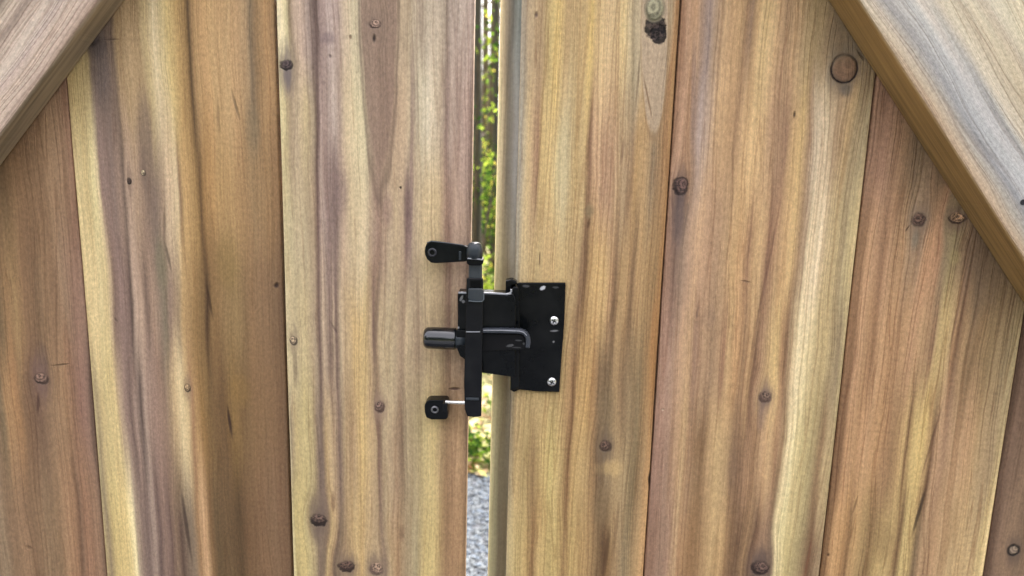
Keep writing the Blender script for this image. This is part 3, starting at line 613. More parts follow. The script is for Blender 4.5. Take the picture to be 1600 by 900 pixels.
spotsE = [S("knot", 1320, 107, 19.5, 20.5, cE, en=0.22, ef=120, col=(122, 90, 68), rim=(46, 30, 28), rings=0.15, spk=1.6, cres=0.25, oz=0.3, ox=0.6, dk=0.85, halo=0.65, hcol=(122, 112, 100), hh=1.7, hw=1.6, rw=0.13, ra=0.98, rlow=0.8, rise=1.2, flow=0.5),
          S("stain", 1318, 60, 36, 50, cE, col=(128, 112, 88), a=0.55),
          S("check", 1346, 86, 3, 14, cE, 38, col=(62, 40, 28), a=0.6),
          S("stain", 1322, 140, 12, 14, cE, col=(100, 96, 92), a=0.7),
          S("knot", 1064, 291, 11, 13, cE, col=(94, 68, 66), rim=(44, 28, 30), halo=0.75, hcol=(96, 78, 80), hh=4.2, hw=1.5, hz=-0.01, rlow=0.8),
          S("stain", 1062, 350, 9, 66, cE, col=(124, 102, 98), a=0.6),
          S("stain", 1084, 140, 6, 130, cE, 3, col=(134, 112, 108), a=0.5),
          S("check", 1242, 179, 2.6, 7, cE, 0, col=(70, 44, 34), a=0.85),
          S("check", 1166, 440, 12, 2.0, cE, -10, col=(110, 76, 56), a=0.6),
          S("check", 1090, 488, 2.2, 16, cE, -4, col=(130, 98, 82), a=0.6),
          S("stain", 1108, 496, 16, 26, cE, col=(150, 118, 96), a=0.35, **{"in": 0.4}),
          S("check", 1198, 430, 2.8, 150, cE, -6, col=(122, 76, 62), a=0.5),
          S("knot", 1196, 621, 10, 9, cE, col=(104, 82, 72), rim=(96, 70, 64), halo=0.6, hcol=(128, 104, 96), hh=3.0, hw=1.8, ra=0.5),
          S("stain", 1190, 655, 10, 34, cE, col=(140, 112, 104), a=0.5),
          S("stain", 1145, 730, 12, 60, cE, col=(136, 104, 80), a=0.45),
          S("knot", 1188, 888, 14, 12, cE, col=(96, 72, 66), rim=(54, 34, 32), halo=0.75, hcol=(110, 88, 80), hh=3.0, hw=2.0),
          S("check", 1262, 880, 4, 60, cE, -4, col=(130, 78, 52), a=0.6),
          S("check", 1036, 641, 2.6, 3, cE, 0, col=(196, 170, 150), a=0.8)]
spotsF = [S("knot", 1436, 343, 10.5, 10.5, cF, col=(98, 70, 62), rim=(78, 54, 50), halo=0.55, hcol=(140, 118, 100), hh=2.4, ra=0.5),
          S("knot", 1496, 341, 12, 7.5, cF, col=(168, 130, 100), rim=(56, 34, 30), halo=0.6, hcol=(132, 104, 88), hh=2.8, rot2=0),
          S("check", 1418, 357, 2.0, 7, cF, -25, col=(100, 68, 50), a=0.8),
          S("stain", 1430, 375, 8, 22, cF, col=(128, 124, 110), a=0.6),
          S("check", 1493, 340, 3, 9, cF, -40, col=(50, 30, 26), a=0.7),
          S("check", 1500, 470, 3.0, 120, cF, -4, col=(134, 92, 70), a=0.5),
          S("stain", 1548, 440, 30, 70, cF, col=(138, 112, 84), a=0.5),
          S("stain", 1492, 402, 12, 16, cF, col=(168, 152, 96), a=0.5),
          S("check", 1436, 800, 4.2, 62, cF, -8, col=(62, 44, 32), a=0.8),
          S("check", 1456, 690, 2.8, 90, cF, -8, col=(116, 74, 54), a=0.55),
          S("check", 1336, 790, 2.4, 22, cF, -10, col=(122, 84, 52), a=0.6),
          S("stain", 1380, 850, 26, 50, cF, col=(146, 112, 68), a=0.45),
          S("check", 1294, 867, 3.2, 4, cF, 0, col=(92, 54, 32), a=0.8),
          S("stain", 1574, 640, 16, 90, cF, col=(158, 142, 108), a=0.35)]
spotsG = [S("knot", 1585, 861, 9, 9, cG, col=(122, 106, 92), rim=(34, 24, 22), ra=0.95, rlow=0.9, rw=0.45, spk=1.5, cres=0.1, dk=0.85, en=0.4, halo=0.5, hcol=(104, 84, 74), hh=3.0, hw=2.2)]

# the heartwood side of the second board is darker towards its foot
rowsB = [(py, [(px, tuple(v * (0.97 if px > 0.028 * py + 296 + 12 and py > 350 else 1) for v in c)) for px, c in r]) for py, r in rowsB]

woods = {
    "A": wood("cedar_russet", rows_px(cA, rowsA), spotsA, 1.7, streak=0.16, lines=0.22, alb=0.92),
    "B": wood("cedar_sap_edge", rows_px(cB, rowsB), spotsB, 23.1, alb=0.92, streak=0.10, lines=0.14, warp=0.0018, mott=0.10),
    "C": wood("cedar_pinkish", rows_px(cC, rowsC), spotsC, 41.3, sat=0.84, pull=0.12, streak=0.10, lines=0.20, warp=0.0012),
    "D": wood("cedar_straw", rows_px(cD, rowsD), spotsD, 67.9, streak=0.12, lines=0.26, curl=0.10, warp=0.0012),
    "E": wood("cedar_knotty", rows_px(cE, rowsE), spotsE, 83.5, streak=0.12, lines=0.24, curl=0.05, warp=0.0014),
    "F": wood("cedar_orange", rows_px(cF, rowsF), spotsF, 101.2, streak=0.13, lines=0.34, curl=0.10, warp=0.0014),
    "G": wood("cedar_mauve_brown", rows_px(cG, rowsG), spotsG, 127.7, streak=0.12, lines=0.2),
    "H": wood("cedar_amber", rows_px((XF[0] + XF[1]) / 2, rowsTopR), [], 140.2),
}
gen = [(-0.07, (160, 124, 88)), (-0.05, (186, 152, 108)), (-0.03, (150, 116, 84)), (-0.012, (190, 156, 110)), (0.006, (166, 130, 96)), (0.02, (194, 164, 116)), (0.04, (156, 120, 84)), (0.07, (176, 140, 98))]
woods["X"] = wood("cedar_plain", [(0.5, gen), (1.4, [(u, (c[0] - 8, c[1] - 8, c[2] - 4)) for u, c in gen])], [], 201.0)

leafL = empty("gate_leaf", (-1.33, 0, 0))
tag(leafL, "cedar plank gate leaf with diagonal brace, carrying the upright black latch bar", "gate leaf", "two leaves of the cedar gate")
leafR = empty("gate_leaf", (1.33, 0, 0))
tag(leafR, "cedar plank gate leaf with diagonal brace, carrying the wide black screwed latch plate", "gate leaf", "two leaves of the cedar gate")


def plank(x0, x1, mat, leaf, y=0.0, edge=0.0011, seed=0):
    """One board: slightly wandering edges, eased arrises."""
    rnd = random.Random(seed)
    xc = (x0 + x1) / 2
    zs = [BOT + (TOP - BOT) * i / 24 for i in range(25)]
    l = [(x0 - xc + rnd.uniform(-0.00035, 0.00035), z) for z in zs]
    r = [(x1 - xc + rnd.uniform(-0.00035, 0.00035), z) for z in zs]
    bm = bmesh.new()
    e = edge
    cols = []
    n = len(zs)
    for i, z in enumerate(zs):
        a, b = l[i][0], r[i][0]
        cols.append([bm.verts.new(v) for v in ((a, TH, z), (a, e, z), (a + e * 0.3, e * 0.3, z), (a + e, 0, z), (b - e, 0, z), (b - e * 0.3, e * 0.3, z), (b, e, z), (b, TH, z))])
    for i in range(n - 1):
        for j in range(8):
            bm.faces.new((cols[i][j], cols[i][(j + 1) % 8], cols[i + 1][(j + 1) % 8], cols[i + 1][j]))
    bm.faces.new(cols[0])
    bm.faces.new(cols[-1][::-1])
    return link("plank", bm_mesh(bm), mat, leaf, (xc, y, 0))


plank(*XA, woods["A"], leafL, 0.0012, seed=1)
plank(*XB, woods["B"], leafL, 0.0, seed=2)
plank(*XC, woods["C"], leafL, -0.0008, seed=3)
plank(*XD, woods["D"], leafR, 0.0, edge=0.0038, seed=4)
plank(*XE, woods["E"], leafR, 0.0009, seed=5)
plank(*XF, woods["F"], leafR, 0.0, seed=6)
plank(*XG, woods["G"], leafR, 0.0012, seed=7)
x = XA[0] - 0.0015
for i in range(7):
    x0 = max(x - 0.141, -1.33)
    plank(x0, x, woods["X"] if i % 3 else woods["A"], leafL, random.uniform(0, 0.001), seed=20 + i)
    x = x0 - 0.0015
    if x < -1.28: break
x = XG[1] + 0.0015
for i in range(7):
    x1 = min(x + 0.141, 1.33)
    plank(x, x1, woods["X"] if i % 3 else woods["E"], leafR, random.uniform(0, 0.001), seed=40 + i)
    x = x1 + 0.0015
    if x > 1.28: break


# ---- diagonal braces
def brace_frame(p0, p1, f0, f1):
    """From the contact line p0-p1 on the planks and the front arris f0-f1, find thickness."""
    a, b = pt(*p0), pt(*p1)
    d = (b - a); d.y = 0; d.normalize()
    best = None
    for i in range(10, 60):
        t = i * 0.001
        g, h = pt(*f0, -t), pt(*f1, -t)
        e = 0
        for q in (g, h):
            w = q - a
            e += abs(w.x * d.z - w.z * d.x)
        if best is None or e < best[0]: best = (e, t)
    return a, d, best[1], best[0]


def brace(leaf, name, p0, p1, f0, f1, width, mat, side):
    a, d, t, err = brace_frame(p0, p1, f0, f1)
    print("brace", name, "thickness", t, "err", err, "angle", math.degrees(math.atan2(d.z, d.x)))
    if d.z < 0: d = -d
    nrm = Vector((-d.z, 0, d.x)) * side              # across, away from the contact line
    zt, zb = 1.77, 0.16
    pts = []
    for base in (a, a + nrm * width):
        for z in (zb, zt):
            pts.append(base + d * ((z - base.z) / d.z))
    poly = [pts[0], pts[1], pts[3], pts[2]]
    c = sum(poly, Vector()) / 4
    c.y = 0
    ang = math.atan2(d.x, d.z)                        # local z runs along the timber
    rot = Matrix.Rotation(ang, 4, 'Y')
    inv = rot.inverted()
    lp = [inv @ (p - c) for p in poly]
    bm = prism([(p.x, p.z) for p in lp], -t, -0.0002, 0.0022, 3)
    o = link(name, bm_mesh(bm), mat, leaf, c)
    o.rotation_euler = (0, ang, 0)
    for pl in o.data.polygons: pl.use_smooth = False
    return o, c, ang, t


def uacross(p0, p1, w, stops, flip):
    """Colours across the brace face, given from the inner arris to the outer one."""
    return [((-w / 2 + f * w) * flip, c) for f, c in stops]


bwL = [(0.0, (170, 140, 118)), (0.06, (186, 160, 142)), (0.14, (196, 172, 152)), (0.20, (182, 158, 148)), (0.26, (196, 174, 156)), (0.34, (184, 162, 144)), (0.40, (150, 128, 112)), (0.44, (192, 170, 150)), (0.5, (182, 160, 136)), (0.55, (142, 120, 100)), (0.6, (192, 172, 146)), (0.68, (176, 158, 130)), (0.74, (192, 174, 148)), (0.8, (168, 148, 120)), (0.88, (186, 170, 142)), (1.0, (176, 160, 130))]
bwR = [(0.0, (190, 168, 136)), (0.05, (198, 182, 154)), (0.10, (180, 168, 150)), (0.15, (150, 150, 146)), (0.2, (192, 188, 176)), (0.27, (176, 172, 162)), (0.33, (204, 192, 168)), (0.42, (196, 178, 148)), (0.5, (200, 186, 150)), (0.58, (186, 176, 152)), (0.64, (206, 196, 168)), (0.70, (178, 168, 148)), (0.76, (216, 208, 184)), (0.84, (192, 184, 160)), (0.92, (210, 200, 170)), (1.0, (196, 178, 142))]
bwR2 = [(0.0, (190, 158, 124)), (0.05, (178, 158, 130)), (0.11, (166, 160, 146)), (0.18, (140, 142, 144)), (0.24, (170, 172, 172)), (0.32, (180, 180, 178)), (0.40, (160, 158, 154)), (0.46, (196, 184, 158)), (0.55, (186, 170, 140)), (0.64, (198, 182, 146)), (0.74, (184, 168, 140)), (0.82, (200, 186, 150)), (1.0, (196, 178, 140))]
W = 0.089
# position along each brace, measured from its middle, of the heights seen in the photograph
mL = wood("weathered_pine_brace_a", [(0.1, uacross(0, 0, W, bwL, -1)), (0.6, uacross(0, 0, W, bwL, -1))],
          [], 160.4, streak=0.12, lines=0.26, warp=0.004, alb=0.98, sat=0.62, pull=0.2, wander=0.02, side=(150, 126, 88))
braceL, cL, angL, tL = brace(leafL, "diagonal_brace", (0, 263), (197, 0), (0, 212), (157, 0), W, mL, 1)
aR, dR, tR, _ = brace_frame((1292, 0), (1600, 478), (1340, 0), (1600, 407))
mR = wood("weathered_pine_brace_b", [(0.52, uacross(0, 0, W, bwR2, 1)), (0.74, uacross(0, 0, W, bwR, 1))],
          [dict(t="check", x=-0.020, z=0.73, rx=0.0008, rz=0.012, rot=0, col=(120, 104, 84), a=0.6),
           dict(t="stain", x=-0.030, z=0.72, rx=0.006, rz=0.05, rot=0, col=(140, 142, 138), a=0.6),
           dict(t="stain", x=-0.022, z=0.56, rx=0.012, rz=0.07, rot=0, col=(164, 164, 162), a=0.35)],
          181.9, streak=0.09, lines=0.22, warp=0.004, alb=0.97, sat=0.8, pull=0.08, wander=0.02, side=(154, 118, 62))
braceR, cR, angR, tR = brace(leafR, "diagonal_brace", (1292, 0), (1600, 478), (1340, 0), (1600, 407), W, mR, -1)

# ---- rails and the stile behind the planks
pine = wood("pine_frame", [(0.5, [(-0.9, (170, 150, 118)), (0.9, (176, 156, 122))])], [], 220.5, streak=0.15, alb=0.9)
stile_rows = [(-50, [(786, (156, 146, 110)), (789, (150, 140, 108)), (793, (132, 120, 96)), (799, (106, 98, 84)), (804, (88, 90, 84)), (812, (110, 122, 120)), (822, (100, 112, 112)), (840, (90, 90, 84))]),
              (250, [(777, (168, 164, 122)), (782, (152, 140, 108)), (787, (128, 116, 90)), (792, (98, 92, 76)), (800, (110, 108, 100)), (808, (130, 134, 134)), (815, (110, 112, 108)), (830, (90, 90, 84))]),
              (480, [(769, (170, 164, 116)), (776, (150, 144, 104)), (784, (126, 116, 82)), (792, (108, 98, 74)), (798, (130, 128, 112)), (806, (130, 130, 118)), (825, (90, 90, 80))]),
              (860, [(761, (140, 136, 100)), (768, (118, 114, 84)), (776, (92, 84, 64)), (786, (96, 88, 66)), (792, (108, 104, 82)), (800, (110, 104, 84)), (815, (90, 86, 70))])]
SX0, SX1 = pt(772, 450, TH).x, XD[1] - 0.02
cS = (SX0 + SX1) / 2
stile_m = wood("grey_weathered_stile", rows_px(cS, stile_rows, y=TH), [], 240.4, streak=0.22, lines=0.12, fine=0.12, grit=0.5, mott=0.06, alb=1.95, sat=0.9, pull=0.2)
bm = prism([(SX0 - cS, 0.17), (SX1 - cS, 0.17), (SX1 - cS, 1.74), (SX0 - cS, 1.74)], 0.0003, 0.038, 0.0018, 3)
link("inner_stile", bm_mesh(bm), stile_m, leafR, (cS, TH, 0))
for leaf, s in ((leafL, -1), (leafR, 1)):
    xa = XC[1] if s < 0 else XD[0] + 0.001
    xs = sorted((xa, 1.33 * s))
    for z0, z1 in ((0.073, 0.158), (1.772, 1.855)):
        link("front_rail", bm_mesh(box(xs[0], xs[1], -0.038, -0.0004, z0, z1, 0.002)), pine, leaf, (0, 0, 0))
    xo = sorted((1.33 * s, 1.25 * s))
    link("outer_stile", bm_mesh(box(xo[0], xo[1], TH + 0.0004, TH + 0.038, 0.17, 1.74, 0.002)), pine, leaf, (0, 0, 0))
for s, lb in ((-1, "square timber gate post beyond the leaf with the latch bar"), (1, "square timber gate post beyond the leaf with the latch plate")):
    x0, x1 = sorted((1.345 * s, 1.435 * s))
    p = link("gate_post", bm_mesh(box(x0, x1, -0.03, 0.06, -0.02, 1.95, 0.004)), pine)
    tag(p, lb, "gate post", "posts of the cedar gate")
    for z in (0.35, 1.6):
        h = link("hinge", bm_mesh(box(min(1.20 * s, 1.36 * s), max(1.20 * s, 1.36 * s), -0.042, -0.0385, z - 0.02, z + 0.02, 0.001)), metal("hinge_black", (0.02, 0.02, 0.022, 1), 0.4), leafL if s < 0 else leafR)


# ------------------------------------------------------------------ latch hardware
def P2(px, py, y): p = pt(px, py, y); return (p.x, p.z)
def poly_px(pts, y): return [P2(a, b, y) for a, b in pts]


def chip(px, py, y, rx, ry, rot, a, tone):
    p = pt(px, py, y)
    return (p.x, p.z, rx * MM, ry * MM, R(rot), a, tone)


YP = -0.0032                                          # front of the mounting plate
YH = -0.0235                                          # front of the housing
YB = -0.031                                           # front of the upright bar
black = metal("black_powder_coat", (0.0022, 0.003, 0.004, 1), 0.21, coat=0.0, spec=0.12, dust=0.05,
              chips=[chip(848, 450, YP, 6, 3.4, 28, 0.9, 0.55), chip(866, 517, YP, 8, 1.8, 4, 0.7, 0.25),
                     chip(865, 534, YP, 2, 2.2, 0, 0.6, 0.3), chip(822, 447, YP, 7, 2.5, 0, 0.35, 0.16), chip(868, 449, YP, 6, 2, 0, 0.35, 0.14),
                     chip(721, 466, YH, 2.5, 6, -25, 0.6, 0.25), chip(724, 471, YH, 3, 3, 0, 0.6, 0.25), chip(716, 512, YH, 2.2, 2.2, 0, 0.8, 0.35),
                     chip(745, 577, YB, 7, 4, 0, 0.5, 0.09), chip(739, 637, YB, 9, 4.5, 0, 0.6, 0.12)])
bar_m = metal("black_bar_coat", (0.005, 0.0055, 0.007, 1), 0.24, spec=0.14, grain=0.03, dust=0.06)
grey_m = metal("worn_black_steel", (0.022, 0.029, 0.036, 1), 0.34, coat=0.1, spec=0.3, dust=0.2)
knob_m = metal("glossy_black_sleeve", (0.002, 0.003, 0.005, 1), 0.22, coat=0.7, spec=0.5, grain=0.03)
steel = metal("bright_zinc", (0.78, 0.78, 0.76, 1), 0.28, metallic=1.0)
dull = metal("dull_bolt_steel", (0.20, 0.20, 0.21, 1), 0.38, metallic=0.8)
darkbolt = metal("blackened_bolt", (0.03, 0.03, 0.035, 1), 0.3, coat=0.4)

# the latch on the leaf with the wide plate: one folded mounting plate, its parts under it
plate_poly = poly_px([(806, 444), (812, 442), (845, 442), (884, 442), (882, 502), (879, 540), (874, 613), (840, 612), (812, 609), (803, 613), (797, 609), (797, 560), (797, 470), (798, 442)], YP)
bm = prism(plate_poly, YP, -0.0003, 0.0006)
latch = link("gate_latch", bm_mesh(bm), black, leafR)
latch["label"] = "black metal latch with a wide mounting plate, boxed housing and side plunger"


def ring_path(pts, w, y0, y1):
    """A strip of width w that follows points, extruded from y0 to y1."""
    n = len(pts)
    L, Rr = [], []
    for i, p in enumerate(pts):
        a = Vector(pts[max(i - 1, 0)]); b = Vector(pts[min(i + 1, n - 1)])
        t = (b - a).normalized()
        nn = Vector((-t.y, t.x)) * w / 2
        L.append(tuple(Vector(p) + nn)); Rr.append(tuple(Vector(p) - nn))
    return prism(L + Rr[::-1], y0, y1, w * 0.22, 2)


# boxed housing; its top flange and the curl where it turns back to the plate
hp = poly_px([(715, 458), (796, 461), (802, 458), (806, 470), (806, 592), (797, 589), (753, 583), (753, 566), (727, 563), (718, 556), (715, 545)], YH)
h = link("housing", bm_mesh(prism(hp, YH, -0.0045, 0.0011, 3)), black, latch)
h2 = link("flange", bm_mesh(prism(poly_px([(796, 459), (800, 449), (806, 446), (811, 449), (812, 470), (812, 605), (797, 610), (797, 480)], -0.010), -0.0125, YP - 0.0001, 0.0016, 3)), black, latch)
fin = link("fin", bm_mesh(prism(poly_px([(790, 437), (800, 435), (808, 439), (808, 443), (799, 445), (799, 462), (790, 462)], -0.006), -0.010, -0.0005, 0.0008)), black, latch)
# pale strip painted as the highlight along the housing's top edge
glint_m = metal("highlight_paint", (0.33, 0.34, 0.37, 1), 0.35, metallic=0.35, dust=0.3)  # pale colour that stands in for glints on the latch edges
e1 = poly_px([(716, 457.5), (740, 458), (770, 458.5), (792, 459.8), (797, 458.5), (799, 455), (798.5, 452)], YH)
link("painted_highlight", bm_mesh(ring_path(e1, 0.00125, YH - 0.0003, YH + 0.0012)), glint_m, latch)
# raised U-shaped track of the plunger
track = poly_px([(753, 517), (775, 517), (800, 517.5), (814, 518), (821, 521), (825, 528), (825.5, 536), (824, 544)], YH - 0.004)
tr = link("plunger_track", bm_mesh(ring_path(track, 0.0034, YH - 0.0045, YH + 0.0002)), metal("track_coat", (0.035, 0.04, 0.05, 1), 0.3, coat=0.5), latch)
link("track_floor", bm_mesh(prism(poly_px([(753, 521), (812, 522), (820, 527), (821, 546), (753, 549)], YH - 0.001), YH - 0.0010, YH + 0.001, 0.0004)), metal("track_floor_coat", (0.007, 0.007, 0.008, 1), 0.5,
     chips=[chip(797, 540, YH - 0.001, 7, 2.6, 12, 0.6, 0.12), chip(810, 532, YH - 0.001, 6, 1.6, 0, 0.6, 0.10), chip(819, 537, YH - 0.001, 3, 2.4, 0, 0.6, 0.12), chip(807, 543, YH - 0.001, 8, 1.3, 0, 0.5, 0.08)]), latch)
# plunger knob lying across, its neck and collar
ky = -0.020
ka, kb = pt(662.5, 527.5, ky), pt(714, 529.5, ky)
ax = (kb - ka).normalized()
r = 17.2 * MM
prof = [(0, 0), (0, r * 0.72), (0.0012, r * 0.9), (0.0030, r * 0.985), (0.006, r)] + [(0.0225, r), (0.0232, r * 0.97)]
kn = link("plunger_knob", bm_mesh(lathe(prof + [(0.0233, 0)], ka, ax, 40)), knob_m, latch, smooth=True)
link("plunger_neck", bm_mesh(lathe([(0.0233, 0), (0.0233, r * 0.86), (0.0238, r * 0.88), (0.0310, r * 0.88), (0.0313, 0)], ka, ax, 32)), grey_m, latch, smooth=True)
link("knob_collar", bm_mesh(prism(poly_px([(712, 516), (728, 516.5), (728, 562), (719, 557), (714, 545)], YH - 0.003), YH - 0.003, YH + 0.001, 0.0005)), black, latch)


def pan_screw(px, py, y, rpx, mat, parent, name="screw", cross=True, dome=0.42):
    c = pt(px, py, y)
    r = rpx * MM
    prof = [(0, 0)] + [(r * dome * (1 - math.cos(a)) , r * math.sin(a)) for a in [R(v) for v in (8, 20, 35, 50, 65, 78, 90)]] + [(r * dome + 0.0006, r)]
    # axis points into the plate, so the dome faces out
    bm = bmesh.new()
    add_lathe(bm, prof, (c.x, y - r * dome - 0.0004, c.z), (0, 1, 0), 24)
    if cross:
        rot = Matrix.Rotation(R(25), 4, 'Y')
        for w, hh in ((0.55, 0.13), (0.13, 0.55)):
            vs = [rot @ Vector((a * r * w, 0, b * r * hh)) for a, b in ((-1, -1), (1, -1), (1, 1), (-1, 1))]
            f = [bm.verts.new((c.x + v.x, y - r * dome - 0.00055, c.z + v.z)) for v in vs]
            bk = [bm.verts.new((c.x + v.x, y - r * dome * 0.6, c.z + v.z)) for v in vs]
            fc = bm.faces.new(f); fc.material_index = 1
            for i in range(4):
                q = bm.faces.new((f[i], bk[i], bk[(i + 1) % 4], f[(i + 1) % 4])); q.material_index = 1
    me = bm_mesh(bm)
    o = link(name, me, [mat, darkbolt], parent)
    for pl in me.polygons:
        if pl.material_index == 0: pl.use_smooth = True
    return o


pan_screw(865.5, 501, YP, 7.4, steel, latch)
pan_screw(862, 596.5, YP, 7.4, steel, latch)

tn = pt(1598.5, 316, -tR)
link("nail_head", bm_mesh(lathe([(-0.0004, 0), (-0.0004, 0.0018), (0.0005, 0.0022), (0.0005, 0)], (tn.x, -tR, tn.z), (0, 1, 0), 14)), darkbolt, leafR)
ya = -0.020
# the keeper on the other leaf: upright bar hung between two bolted brackets
bar_poly = poly_px([(729, 436), (732, 434), (754, 435), (755, 440), (755, 468), (753, 560), (753, 586), (752, 651), (740, 652), (730, 651), (726, 640), (725, 600), (727, 520), (728, 470)], YB)
bar = link("latch_bar", bm_mesh(prism(bar_poly, YB, YB + 0.0048, 0.0009, 3)), bar_m, leafL)
bar["label"] = "black upright bar hung between an upper arm and a small lower bracket"
# lighter cheek at its head and the dark slot above it
link("bar_cheek", bm_mesh(prism(poly_px([(732, 451), (753, 451), (756, 455), (756, 468), (752, 471), (734, 470), (731, 466)], YB - 0.002), YB - 0.0022, YB + 0.0002, 0.0007, 3)), grey_m, bar)
link("slot", bm_mesh(prism(poly_px([(735, 438), (752, 438), (752, 450), (735, 450)], YB - 0.0004), YB - 0.0004, YB + 0.001, 0.0002)), metal("slot_dark", (0.002, 0.002, 0.002, 1), 0.8), bar)
# neck rod going up to the knuckle
na, nb = pt(742.5, 436, YB + 0.004), pt(742.5, 411, YB + 0.004)
link("neck", bm_mesh(prism(poly_px([(732, 411), (753, 411), (753, 438), (732, 438)], YB + 0.001), YB + 0.001, YB + 0.0085, 0.0015, 3)), grey_m, bar)
link("collar", bm_mesh(prism(poly_px([(729, 403), (752, 404.5), (756, 406), (754.5, 413), (750, 415), (733, 415), (729, 412)], YB - 0.001), YB - 0.001, YB + 0.0105, 0.0009, 3)), black, bar)
link("painted_highlight", bm_mesh(ring_path(poly_px([(730.5, 403.8), (740, 404.6), (746, 404.8), (754, 406)], YB - 0.001), 0.0008, YB - 0.0013, YB + 0.0005)), glint_m, bar)  # highlight on the collar's top edge, put into the colour
kc = pt(741.5, 403, YB + 0.004)
kt = pt(741.5, 378.5, YB + 0.004)
rk = 12.0 * MM
hk = kt.z - kc.z
kprof = [(0, 0), (0, rk), (hk * 0.55, rk), (hk * 0.62, rk * 0.96), (hk * 0.80, rk * 0.90), (hk * 0.93, rk * 0.72), (hk, rk * 0.42), (hk, 0)]
link("knuckle", bm_mesh(lathe(kprof, kc, (0, 0, 1), 30)), grey_m, bar, smooth=True)

link("painted_highlight", bm_mesh(ring_path(poly_px([(732, 470), (744, 471.2), (753, 471), (756, 468), (756, 460)], YB - 0.0022), 0.0006, YB - 0.0026, YB - 0.0018)), metal("cheek_highlight_paint", (0.12, 0.14, 0.15, 1), 0.4), bar)  # painted highlight round the lower edge of the cheek
link("painted_highlight", bm_mesh(ring_path(poly_px([(728, 518.3), (739, 518.6), (750, 518.4)], YB), 0.0007, YB - 0.0003, YB + 0.0006)), glint_m, bar)  # pale line painted as a glint across the bar
link("painted_highlight", bm_mesh(ring_path(poly_px([(755, 516), (785, 516), (812, 517), (819, 519.5), (823, 524)], YH - 0.004), 0.0006, YH - 0.0049, YH - 0.0042)), glint_m, latch)  # highlight along the top of the track, painted as a strip
link("painted_highlight", bm_mesh(ring_path(poly_px([(667, 379), (674, 376.8), (700, 379.6), (724, 383)], ya), 0.0005, ya - 0.0002, ya + 0.0008)), metal("arm_highlight_paint", (0.10, 0.11, 0.12, 1), 0.4), bar)  # dim painted glint along the arm's top edge
# teardrop arm bolted to the planks
arm_pts = [(664, 387), (666.5, 380.5), (672, 377), (680, 377.5), (700, 380.5), (726, 384), (733, 386), (733, 407), (726, 409), (700, 410.5), (680, 411.5), (673, 410.5), (667, 405), (663.5, 397)]
arm = link("bracket_arm", bm_mesh(prism(poly_px(arm_pts, ya), ya, ya + 0.0062, 0.0008, 3)), black, leafL)
arm["label"] = "black teardrop arm bolted to the plank above the bar"
link("boss", bm_mesh(lathe([(0, 0), (0, 0.0062), (0.0135, 0.0062), (0.0135, 0)], (pt(675.5, 394.5, ya).x, ya + 0.0060, pt(675.5, 394.5, ya).z), (0, 1, 0), 28)), black, arm, smooth=True)
link("rib", bm_mesh(prism(poly_px([(717, 393), (720.5, 393), (720.5, 406), (717, 406)], ya - 0.0008), ya - 0.0008, ya + 0.0005, 0.0003)), grey_m, arm)


def socket_bolt(px, py, y, rpx, parent, m1):
    c = pt(px, py, y)
    r = rpx * MM
    prof = [(0.0012, 0), (0.0012, r * 0.50), (-0.0002, r * 0.52), (-0.0008, r * 0.62), (-0.0007, r * 0.8), (0.0, r * 0.96), (0.0010, r)]
    return link("bolt", bm_mesh(lathe(prof, (c.x, y - 0.0003, c.z), (0, 1, 0), 26)), m1, parent, smooth=True)


socket_bolt(675.5, 394.5, ya, 7.2, arm, darkbolt)

yl = -0.013
lug_pts = [(663, 634), (666, 628), (671, 625.5), (697, 625.5), (700, 628.5), (700, 652), (697, 656), (674, 656), (666, 653), (663.5, 645)]
lug = link("bracket_lug", bm_mesh(prism(poly_px(lug_pts, yl), yl, -0.0012, 0.0011, 3)), black, leafL)
lug["label"] = "small rounded black bracket bolted to the plank below the plunger"
socket_bolt(679.5, 640, yl, 6.6, lug, dull)
yp = -0.022
pa, pb = pt(696, 628, yp), pt(728, 629.5, yp)
ln = (pb - pa).length
bm = bmesh.new()
prof = [(0, 0), (0, 0.0014)]
n = 34
for i in range(n + 1): prof.append((0.0004 + (ln - 0.0008) * i / n, 0.00125 + (0.00022 if i % 2 else 0)))
prof += [(ln, 0.0014), (ln, 0)]
add_lathe(bm, prof, pa, (pb - pa), 16)
link("threaded_pin", bm_mesh(bm), steel, lug, smooth=True)
link("pin_tab", bm_mesh(prism(poly_px([(693, 626), (700.5, 626), (700.5, 640), (693, 640)], -0.018), -0.0245, yl + 0.0002, 0.0006)), black, lug)
link("foot_ridge", bm_mesh(prism(poly_px([(728, 621.5), (748, 622), (748, 626), (728, 625.5)], YB - 0.001), YB - 0.0010, YB + 0.001, 0.0004)), grey_m, bar)

# ------------------------------------------------------------------ ground behind and before the gate
def ground_mat(name, c1, c2, c3, sc, bump=0.3, rough=0.9):
    k = NT(name)
    tc = k.n("ShaderNodeTexCoord")
    O = tc.outputs["Object"]
    a = k.noise(O, sc, 5, 0.65)
    b = k.noise(O, sc * 0.13, 3, 0.5)
    f = k.m('ADD', k.m('MULTIPLY', a, 0.6), k.m('MULTIPLY', b, 0.4))
    c = k.ramp(f, [(0.34, lin(c1)), (0.5, lin(c2)), (0.64, lin(c3))])
    bs = k.bsdf(Base_Color=c, Roughness=rough)
    k.put(bs.inputs["Normal"], k.bump(a, bump, 0.03))
    return k.mat


def ground_z(x, y):
    """Flat by the gate, a low bank past the gravel, then nearly level woodland floor."""
    h = 0.0
    if y > 2.36: h += 0.22 * (1 - math.exp(-(y - 2.36) * 0.9))
    h += 0.03 * math.sin(x * 1.9 + y * 0.7) * min(max(y - 2.36, 0), 1)
    return h - 0.004


